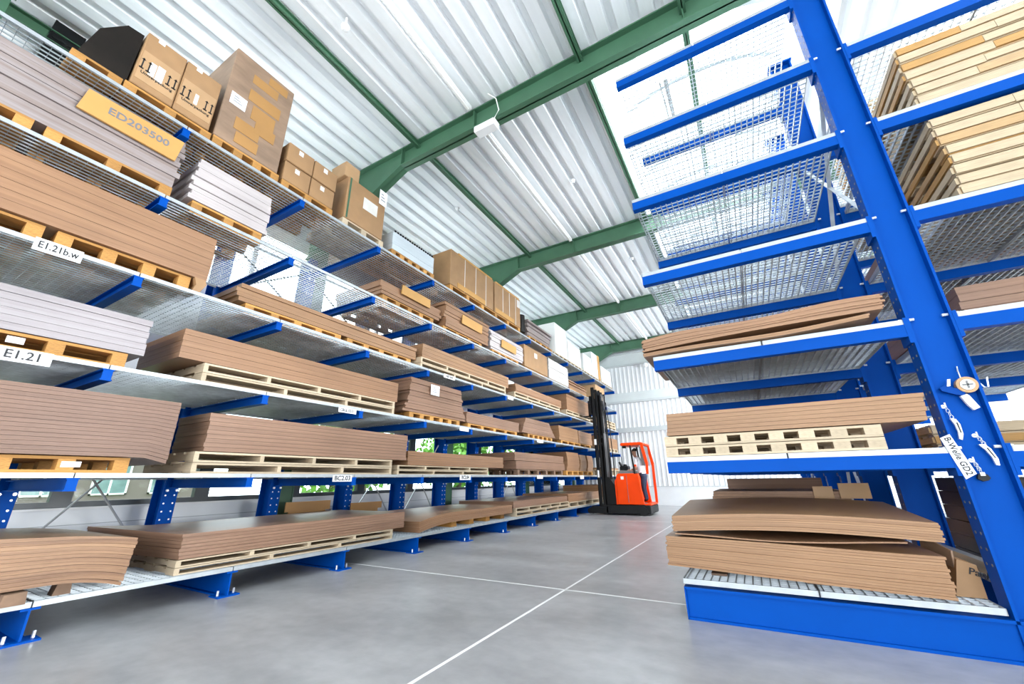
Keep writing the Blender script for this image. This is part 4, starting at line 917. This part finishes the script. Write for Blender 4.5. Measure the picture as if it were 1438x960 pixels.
# ------------------------------------------------------------------ right rack, aisle side
def Rr(front): return Side('R', front)
z = RV[0]
def lowb(t, h, w): return 0.055*math.sin(t*math.pi)*0.0 + 0.03*math.cos(t*2.6) + 0.05*(1-h)*max(0, 0.35-t) - 0.02*t*(1-h)
sheets(Rr(5.27), -0.99, 1.34, 0.47, 0.785, 1.75, M['tan'], 'thick wavy tan sheet stack lying on the right floor grating', n=14, jit=0.012, bend=lowb, seg=16)
def upb(t, h, w):
    return (0.045*math.sin(t*math.pi) + 0.10*math.sin(w*math.pi*0.62), 0)
sheets(Rr(5.29), -0.9, 1.38, 0.868, 1.03, 1.75, M['tan'], 'upper tan sheet stack bulging above the wavy stack on the right', n=8, jit=0.008, bend=upb, seg=16)
def gapb(t, h, w): return -0.03*math.sin(t*math.pi)**2 + (0.012*max(0, t-0.75)/0.25)
sheets(Rr(5.28), -0.88, 1.12, 0.838, 0.85, 1.75, M['brown'], 'single loose sheet curling between the two right-hand stacks', n=1, jit=0, bend=gapb, seg=16)
for k, u in enumerate((-0.6, 0.3, 1.1)):
    solo('wood_block', MB().box(u, u+0.16, 5.6, 6.9, z+0.004, 0.415), M['wood_dark'], (u, 6.2, z), ('bearer under the left end of the wavy right-hand stack', 'bearer under the middle of the wavy right-hand stack', 'bearer under the right end of the wavy right-hand stack')[k], 'wood block', 'bearers under the wavy stack')
sheets(Rr(7.5), -0.6, 1.15, 1.12, 1.235, 1.6, M['brown'], 'dark sheet stack seen behind the bulging right-hand stack', n=3)
for k, (a, b, y_, zt) in enumerate(((-0.6, 1.15, 7.5, 1.11),)):
    two(Rr(7.55), -0.55, 1.1, z, 1.11, 1.5, 'pallet under the dark sheet stack behind the bulging stack', 'wood_old', posts=4)
for k, (yy, zt) in enumerate(((9.5, 0.95), (11.5, 1.4), (13.6, 1.0))):
    sheets(Rr(yy), -0.75 + 0.2*k, 1.3, z+0.005, zt, 1.7, M['brown_dk'], ('brown stack two bays back on the right floor grating', 'tall brown stack three bays back on the right floor grating', 'brown stack four bays back on the right floor grating')[k], n=5)
for k, (a, b, c_, d) in enumerate(((0.72, 0.95, 1.24, 1.30), (1.02, 1.36, 1.24, 1.34))):
    solo('cardboard_scrap', MB().box(a, b, 7.46, 7.49, c_-0.1, d), M['patch'], (a, 7.47, c_-0.1), ('small cardboard scrap standing behind the bulging stack', 'larger cardboard scrap standing by the second upright')[k], 'cardboard scrap')
t = thing('carton', (1.6, 5.95, z), 'tilted open carton lying by the foot of the near blue upright', 'carton')
part('body', MB().prism([(1.42, z+0.005), (1.62, z+0.005), (1.62, 0.66), (1.50, 0.70)], 'y', 5.62, 6.3), M['carton'], t)
part('flap', MB().bar((1.49, 5.66, 0.69), (1.40, 6.1, 0.78), 0.015, 0.16), M['carton_d'], t)
lettering('Pack', 0.08, M['ink'], t, frame_of((0.025, -0.336, 0.2), (1, 0, -0.3), (0.3, 0, 1)), squeeze=1.0)
z = RV[1]
for k in range(2):
    pallet(Rr(5.33), -0.87, 1.20, z+0.003+0.124*k, 0.121, 1.5, ('lower', 'upper')[k] + ' pale pallet under the sheet stack beside the B-Welle sign', 'wood', 8, block=True)
def gb(t, h, w): return (0.0, 0.03*h)
sheets(Rr(5.31), -0.83, 1.55, 1.935, 2.2, 1.5, M['tan'], 'neat tan sheet stack on two pale pallets beside the B-Welle sign', n=6, jit=0.006, bend=gb, seg=10)
z = RV[2]
def arch(t, h, w): return 0.06*(t-0.5) + 0.05*math.sin(t*math.pi)*(0.4) + 0.02*math.sin(t*9)*h
sheets(Rr(5.22), -0.96, 1.5, 3.05, 3.21, 1.6, M['brown'], 'warped brown sheet stack on the right shelf above the GD2 level', n=7, jit=0.02, bend=arch, seg=20)
def arch2(t, h, w): return 0.05*t*t + 0.012*math.sin(t*7)
sheets(Rr(5.23), -0.97, 1.36, z+0.004, 3.0, 1.6, M['tan'], 'thin warped orange-brown sheets under the warped brown stack', n=2, jit=0.01, bend=arch2, seg=20)
for k, (lv, yy, zt, m) in enumerate(((2, 7.6, 3.3, 'brown_dk'), (1, 7.6, 2.2, 'brown_dk'), (1, 9.6, 2.3, 'brown'), (2, 9.7, 3.25, 'brown_dk'), (1, 11.7, 2.1, 'brown_dk'), (2, 11.8, 3.2, 'brown'), (2, 13.9, 3.3, 'brown_dk'))):
    sheets(Rr(yy), -0.6, 1.4, RV[lv]+0.005, zt, 1.5, M[m], 'brown stack on the %s right-hand shelf, %s bay back' % (('', 'second', 'third')[lv], ORD[int((yy-5.3)/2.03)]), n=5)
# ------------------------------------------------------------------ right rack, far side: piles of empty pallets
def pile(u0, u1, front, z0, n, h, depth, label, posts=4):
    for k in range(n):
        du = random.uniform(-0.02, 0.02)
        pallet(Rr(front + random.uniform(-0.01, 0.01)), u0+du, u1+du, z0+0.003+k*h, h-0.003, depth, '%s pallet from the bottom of the %s' % (ORD[k], label), 'wood_pile', posts, block=True, group='piles of empty pallets', nb=7, rim=True)
pile(2.42, 4.4, 5.36, RV[4]-0.05+0.05, 7, 0.13, 1.75, 'upper pile right of the blue upright', posts=5)
pile(2.44, 4.4, 5.36, RV[3], 8, 0.13, 1.75, 'lower pile right of the blue upright', posts=5)
pile(2.6, 4.4, 7.5, RV[5], 6, 0.13, 1.6, 'highest pile of empty pallets beyond the blue upright', posts=5)
pile(2.5, 4.4, 7.5, RV[4], 5, 0.13, 1.6, 'rear pile of empty pallets behind the upper pile', posts=5)
pile(2.2, 4.2, 7.5, RV[1], 3, 0.13, 1.6, 'low pile behind the neat tan stack', posts=5)
for k, (lv, yy, zt) in enumerate(((2, 5.9, 3.4), (2, 7.7, 3.5), (3, 7.7, 4.7))):
    sheets(Rr(yy), 2.3, 4.4, RV[lv]+0.005, zt, 1.3, M['brown_dk'], ('brown stack on the far side of the right rack, front bay', 'brown stack on the far side of the right rack, second bay low', 'brown stack on the far side of the right rack, second bay high')[k], n=5)
sheets(Rr(6.5), 2.15, 4.3, RV[0]+0.005, 1.4, 1.4, M['film'], 'dark film-wrapped bundle on the far side of the right rack', n=6, jit=0.03, name='wrapped_bundle', cat='wrapped bundle', group='wrapped loads')
# ================================================================== reach truck and driver
TY = 17.75
tr = thing('reach_truck', (-5.0, TY+0.8, 0), 'orange reach truck with a tall black mast facing the rack', 'lift truck')
def tp(name, mb, m, **k): return part(name, mb, M[m], tr, **k)
tp('chassis', MB().prism([(-5.55, 0.06), (-3.80, 0.06), (-3.76, 0.12), (-3.76, 0.36), (-3.85, 0.40), (-5.6, 0.40), (-5.6, 0.10)], 'y', TY+0.02, TY+1.58), 'black', bevel=0.02)
for yy in (TY+0.02, TY+1.36):
    tp('support_leg', MB().prism([(-6.42, 0.10), (-6.38, 0.06), (-5.5, 0.06), (-5.5, 0.34), (-6.2, 0.34), (-6.42, 0.22)], 'y', yy, yy+0.2), 'black', bevel=0.015)
    tp('load_wheel', MB().tube([(-6.28, yy+0.04, 0.13), (-6.28, yy+0.16, 0.13)], 0.13, 16), 'greymetal')
tp('drive_wheel', MB().tube([(-4.05, TY-0.005, 0.17), (-4.05, TY+0.2, 0.17)], 0.17, 18), 'black')
body = tp('body', MB().prism([(-5.08, 0.42), (-4.3, 0.42), (-4.32, 1.64), (-5.0, 1.64), (-5.08, 1.52)], 'y', TY+0.1, TY+1.5), 'orange', bevel=0.03)
for yy in (TY+0.02, TY+1.42): tp('side_panel', MB().prism([(-5.06, 0.42), (-3.98, 0.42), (-4.0, 0.55), (-4.1, 1.5), (-4.14, 1.62), (-5.0, 1.62), (-5.06, 1.52)], 'y', yy, yy+0.09), 'orange', bevel=0.02)
part('panel_gap', MB().box(-4.62, -4.605, TY+0.012, TY+0.03, 0.5, 1.58), M['greymetal'], body, tuple(tr.location))
part('sticker', MB().box(-4.86, -4.74, TY+0.01, TY+0.025, 1.40, 1.52), M['paper'], body, tuple(tr.location))
tp('front_cover', MB().prism([(-5.14, 0.42), (-5.06, 0.42), (-5.06, 1.45), (-5.14, 1.35)], 'y', TY+0.05, TY+1.45), 'orange')
tp('step', MB().box(-3.98, -3.74, TY+0.05, TY+1.5, 0.40, 0.46), 'orange')
tp('dashboard', MB().prism([(-5.0, 1.64), (-4.3, 1.64), (-4.36, 1.74), (-4.9, 1.78)], 'y', TY+0.15, TY+1.3), 'greymetal')
tp('control_console', MB().box(-4.98, -4.62, TY+0.45, TY+0.9, 1.76, 1.95), 'black', bevel=0.03)
tp('steering_knob', MB().tube([(-4.72, TY+0.4, 1.93), (-4.72, TY+0.4, 2.02)], [0.1, 0.07], 12), 'black')
tp('display', MB().bar((-4.9, TY+0.5, 1.95), (-4.98, TY+0.5, 2.12), 0.2, 0.05), 'black')
tp('antenna', MB().tube([(-4.84, TY+0.42, 1.95), (-4.86, TY+0.42, 2.35)], 0.012, 6), 'black')
tp('overhead_guard', MB().prism([(-4.75, 2.78), (-3.84, 2.78), (-3.80, 2.84), (-3.88, 2.90), (-4.72, 2.90), (-4.78, 2.84)], 'y', TY+0.1, TY+1.45), 'orange', bevel=0.015)
for yy in (TY+0.14, TY+1.36):
    tp('guard_post', MB().bar((-4.28, yy, 1.6), (-4.36, yy, 2.8), 0.05, 0.06), 'black')
    tp('rear_post', MB().bar((-3.76, yy, 0.45 if yy > TY+1 else 1.6), (-3.74, yy, 2.0), 0.06, 0.1).bar((-3.74, yy, 2.0), (-3.88, yy, 2.82), 0.06, 0.12), 'orange')
tp('backrest', MB().prism([(-3.98, 1.95), (-3.84, 1.95), (-3.86, 2.75), (-4.02, 2.72)], 'y', TY+0.3, TY+1.2), 'greymetal')
tp('work_light', MB().box(-4.72, -4.58, TY+0.2, TY+0.35, 2.68, 2.78), 'black')
tp('beacon', MB().tube([(-4.0, TY+0.4, 2.70), (-4.0, TY+0.4, 2.78)], 0.05, 10), 'white')
for k, (xa, w) in enumerate(((-5.98, 0.16), (-5.82, 0.12), (-5.66, 0.1))):      # nested mast stages, each a pair of channels
    for yy in (TY+0.32+0.05*k, TY+1.2-0.05*k):
        tp('mast_rail', MB().box(xa, xa+0.03, yy, yy+0.12, 0.12, 5.55-0.12*k).box(xa, xa+w, yy, yy+0.03, 0.12, 5.55-0.12*k), 'black')
    tp('mast_crossbar', MB().box(xa, xa+0.06, TY+0.32, TY+1.3, 5.40-0.12*k, 5.52-0.12*k).box(xa, xa+0.05, TY+0.32, TY+1.3, 2.6+0.3*k, 2.7+0.3*k).box(xa, xa+0.05, TY+0.32, TY+1.3, 0.2, 0.36), 'black')
for yy in (TY+0.5, TY+0.72, TY+0.98): tp('lift_cylinder', MB().tube([(-5.6, yy, 0.2), (-5.6, yy, 3.4), (-5.6, yy, 3.41), (-5.6, yy, 5.2)], [0.05, 0.05, 0.025, 0.025], 10), 'greymetal')
for yy in (TY+0.42, TY+0.6, TY+1.06): tp('hose', MB().tube([(-5.42, yy, 0.5), (-5.40, yy, 2.0), (-5.43, yy, 3.6), (-5.52, yy, 4.9)], 0.022, 6), 'black')
tp('mast_carriage', MB().prism([(-5.62, 0.36), (-5.2, 0.36), (-5.24, 1.2), (-5.45, 1.5), (-5.62, 1.5)], 'y', TY+0.3, TY+1.3), 'black')
tp('fork_carriage', MB().box(-6.12, -6.0, TY+0.3, TY+1.3, 4.3, 4.42).box(-6.12, -6.0, TY+0.3, TY+1.3, 4.8, 4.92).box(-6.1, -6.02, TY+0.35, TY+0.45, 4.3, 5.15).box(-6.1, -6.02, TY+1.15, TY+1.25, 4.3, 5.15), 'black')
for yy in (TY+0.45, TY+1.02): tp('fork', MB().box(-6.2, -6.12, yy, yy+0.13, 4.2, 4.95).box(-6.46, -6.12, yy, yy+0.13, 4.2, 4.25), 'black')
tp('warning_sticker', MB().box(-5.99, -5.985+0.1, TY+0.318, TY+0.322, 2.9, 3.15).box(-5.95, -5.87, TY+0.318, TY+0.322, 1.5, 1.8), 'paper')

# ---- driver: one continuous body grown over a joint skeleton
def person():
    k = 1.30; ox, oy, oz = -4.0, TY+0.62, 0.475
    J = {}; E = []; Rd = {}
    def j(n, x, y, z, r): J[n] = (ox+x*k, oy+y*k, oz+z*k); Rd[n] = r*k
    # facing -x, standing slightly bent with the arms on the controls, head tipped up
    j('pel', -0.03, 0, 0.86, 0.125); j('waist', -0.07, 0, 1.0, 0.12); j('chest', -0.13, 0, 1.2, 0.145); j('sho', -0.18, 0, 1.34, 0.115)
    j('neck', -0.22, 0, 1.43, 0.055); j('head0', -0.25, 0, 1.50, 0.07); j('head1', -0.27, 0, 1.58, 0.095); j('head2', -0.255, 0, 1.66, 0.085)
    E += [('pel','waist'),('waist','chest'),('chest','sho'),('sho','neck'),('neck','head0'),('head0','head1'),('head1','head2')]
    for s, t_ in ((-1, 'n'), (1, 'f')):
        j('hip'+t_, -0.02, s*0.09, 0.80, 0.098); j('kn'+t_, -0.06, s*0.10, 0.44, 0.062); j('ank'+t_, 0.0, s*0.10, 0.09, 0.042); j('toe'+t_, -0.16, s*0.11, 0.035, 0.035)
        E += [('pel','hip'+t_),('hip'+t_,'kn'+t_),('kn'+t_,'ank'+t_),('ank'+t_,'toe'+t_)]
        j('shl'+t_, -0.18, s*0.19, 1.32, 0.062); j('elb'+t_, -0.20+(0.02 if s < 0 else -0.06), s*0.28, 1.07, 0.045); j('wri'+t_, -0.36, s*0.17, 0.99, 0.028); j('plm'+t_, -0.42, s*0.15, 1.0, 0.03)
        E += [('sho','shl'+t_),('shl'+t_,'elb'+t_),('elb'+t_,'wri'+t_),('wri'+t_,'plm'+t_)]
        for q in range(4):
            a = 'f%d%s' % (q, t_); b = 'g%d%s' % (q, t_); ln = (0.05, 0.058, 0.054, 0.042)[q]
            j(a, -0.45, s*(0.115+0.022*q), 1.005, 0.010); j(b, -0.45-ln, s*(0.11+0.024*q), 0.985, 0.008); E += [('plm'+t_, a), (a, b)]
        j('th'+t_, -0.42, s*0.10, 1.015, 0.011); j('ti'+t_, -0.46, s*0.085, 1.01, 0.009); E += [('plm'+t_,'th'+t_),('th'+t_,'ti'+t_)]
    names = list(J); ix = {n: i for i, n in enumerate(names)}
    me = bpy.data.meshes.new('driver_skeleton'); me.from_pydata([J[n] for n in names], [(ix[a], ix[b]) for a, b in E], [])
    o = bpy.data.objects.new('driver_tmp', me); C.objects.link(o)
    sk_ = o.modifiers.new('skin', 'SKIN')
    for i, n in enumerate(names):
        v = me.skin_vertices[0].data[i]; v.radius = (Rd[n], Rd[n]); v.use_root = (n == 'pel')
    sb = o.modifiers.new('sub', 'SUBSURF'); sb.levels = 2
    bpy.context.view_layer.update()
    ev = bpy.data.meshes.new_from_object(o.evaluated_get(bpy.context.evaluated_depsgraph_get()))
    bpy.data.objects.remove(o)
    hz = lambda z_: (z_-oz)/k
    for v in ev.vertices:      # broaden chest and hips sideways, shape the face
        h = hz(v.co.z); rx = (v.co.x-ox)/k; ry = (v.co.y-oy)/k
        if 0.78 < h < 1.36 and abs(ry) < 0.2: v.co.y = oy + ry*k*1.25
    ev.materials.clear()
    for m in ('skin', 'shirt', 'jeans', 'black'): ev.materials.append(M[m])
    for f in ev.polygons:
        c = f.center; h = hz(c.z); rx = (c.x-ox)/k; ry = abs((c.y-oy)/k)
        if h < 0.10: i = 3
        elif h < 0.90 and rx > -0.22: i = 2
        elif h > 1.41: i = 0
        elif rx < -0.27 or (ry > 0.2 and h < 1.1): i = 0
        else: i = 1
        f.material_index = i; f.use_smooth = True
    base = Vector((ox, oy, oz)); ev.transform(Matrix.Translation(-base))
    p = link('person', ev, None, base); tag(p, 'person in a white shirt and dark trousers standing at the lift truck controls, looking up', 'person')
    hc = Vector((-0.25*k, 0, 1.60*k))
    hb = MB()
    rows = [(0.0, 0.100), (0.03, 0.098), (0.06, 0.085), (0.085, 0.06), (0.10, 0.02)]
    hb.tube([(hc.x+0.02*k+(-0.01)*i, hc.y, hc.z+r[0]*k) for i, r in enumerate(rows)], [r[1]*k for r in rows], 14)
    link('hair', hb.mesh('hair', M['hair'], smooth=True), p)
    fb = MB()
    fb.prism([(hc.x-0.095*k, hc.z-0.03*k), (hc.x-0.135*k, hc.z-0.045*k), (hc.x-0.095*k, hc.z-0.005*k)], 'y', -0.018*k, 0.018*k)
    link('nose', fb.mesh('nose', M['skin']), p)
    eb = MB()
    for s in (-1, 1): eb.disc((hc.x-0.092*k, s*0.034*k, hc.z), (-1,0,0.2), 0.012*k, 0.02, 8)
    link('eyes', eb.mesh('eyes', M['ink']), p)
    link('mouth', MB().box(hc.x-0.10*k, hc.x-0.085*k, -0.028*k, 0.028*k, hc.z-0.075*k, hc.z-0.066*k).mesh('mouth', mat('lips', (0.35, 0.12, 0.1))), p)
    er = MB()
    for s in (-1, 1): er.disc((hc.x+0.01*k, s*0.088*k, hc.z-0.02*k), (0,1,0), 0.028*k, 0.02, 10)
    link('ears', er.mesh('ears', M['skin']), p)
    link('sleeve_badge', MB().box(-0.25*k, -0.15*k, -0.335*k, -0.24*k, 1.10*k, 1.17*k).mesh('sleeve_badge', M['orange']), p)
person()

# ================================================================== survey units -> metres
done = set()
for o in list(scene.objects):
    if o.type in ('CAMERA', 'LIGHT'): continue
    o.location = Vector(o.location)*S
    if o.type == 'MESH' and o.data.name not in done:
        done.add(o.data.name); o.data.transform(Matrix.Scale(S, 4)); o.data.update()
        at = o.data.attributes.get('lay')
        if at:
            for d in at.data: d.value *= S
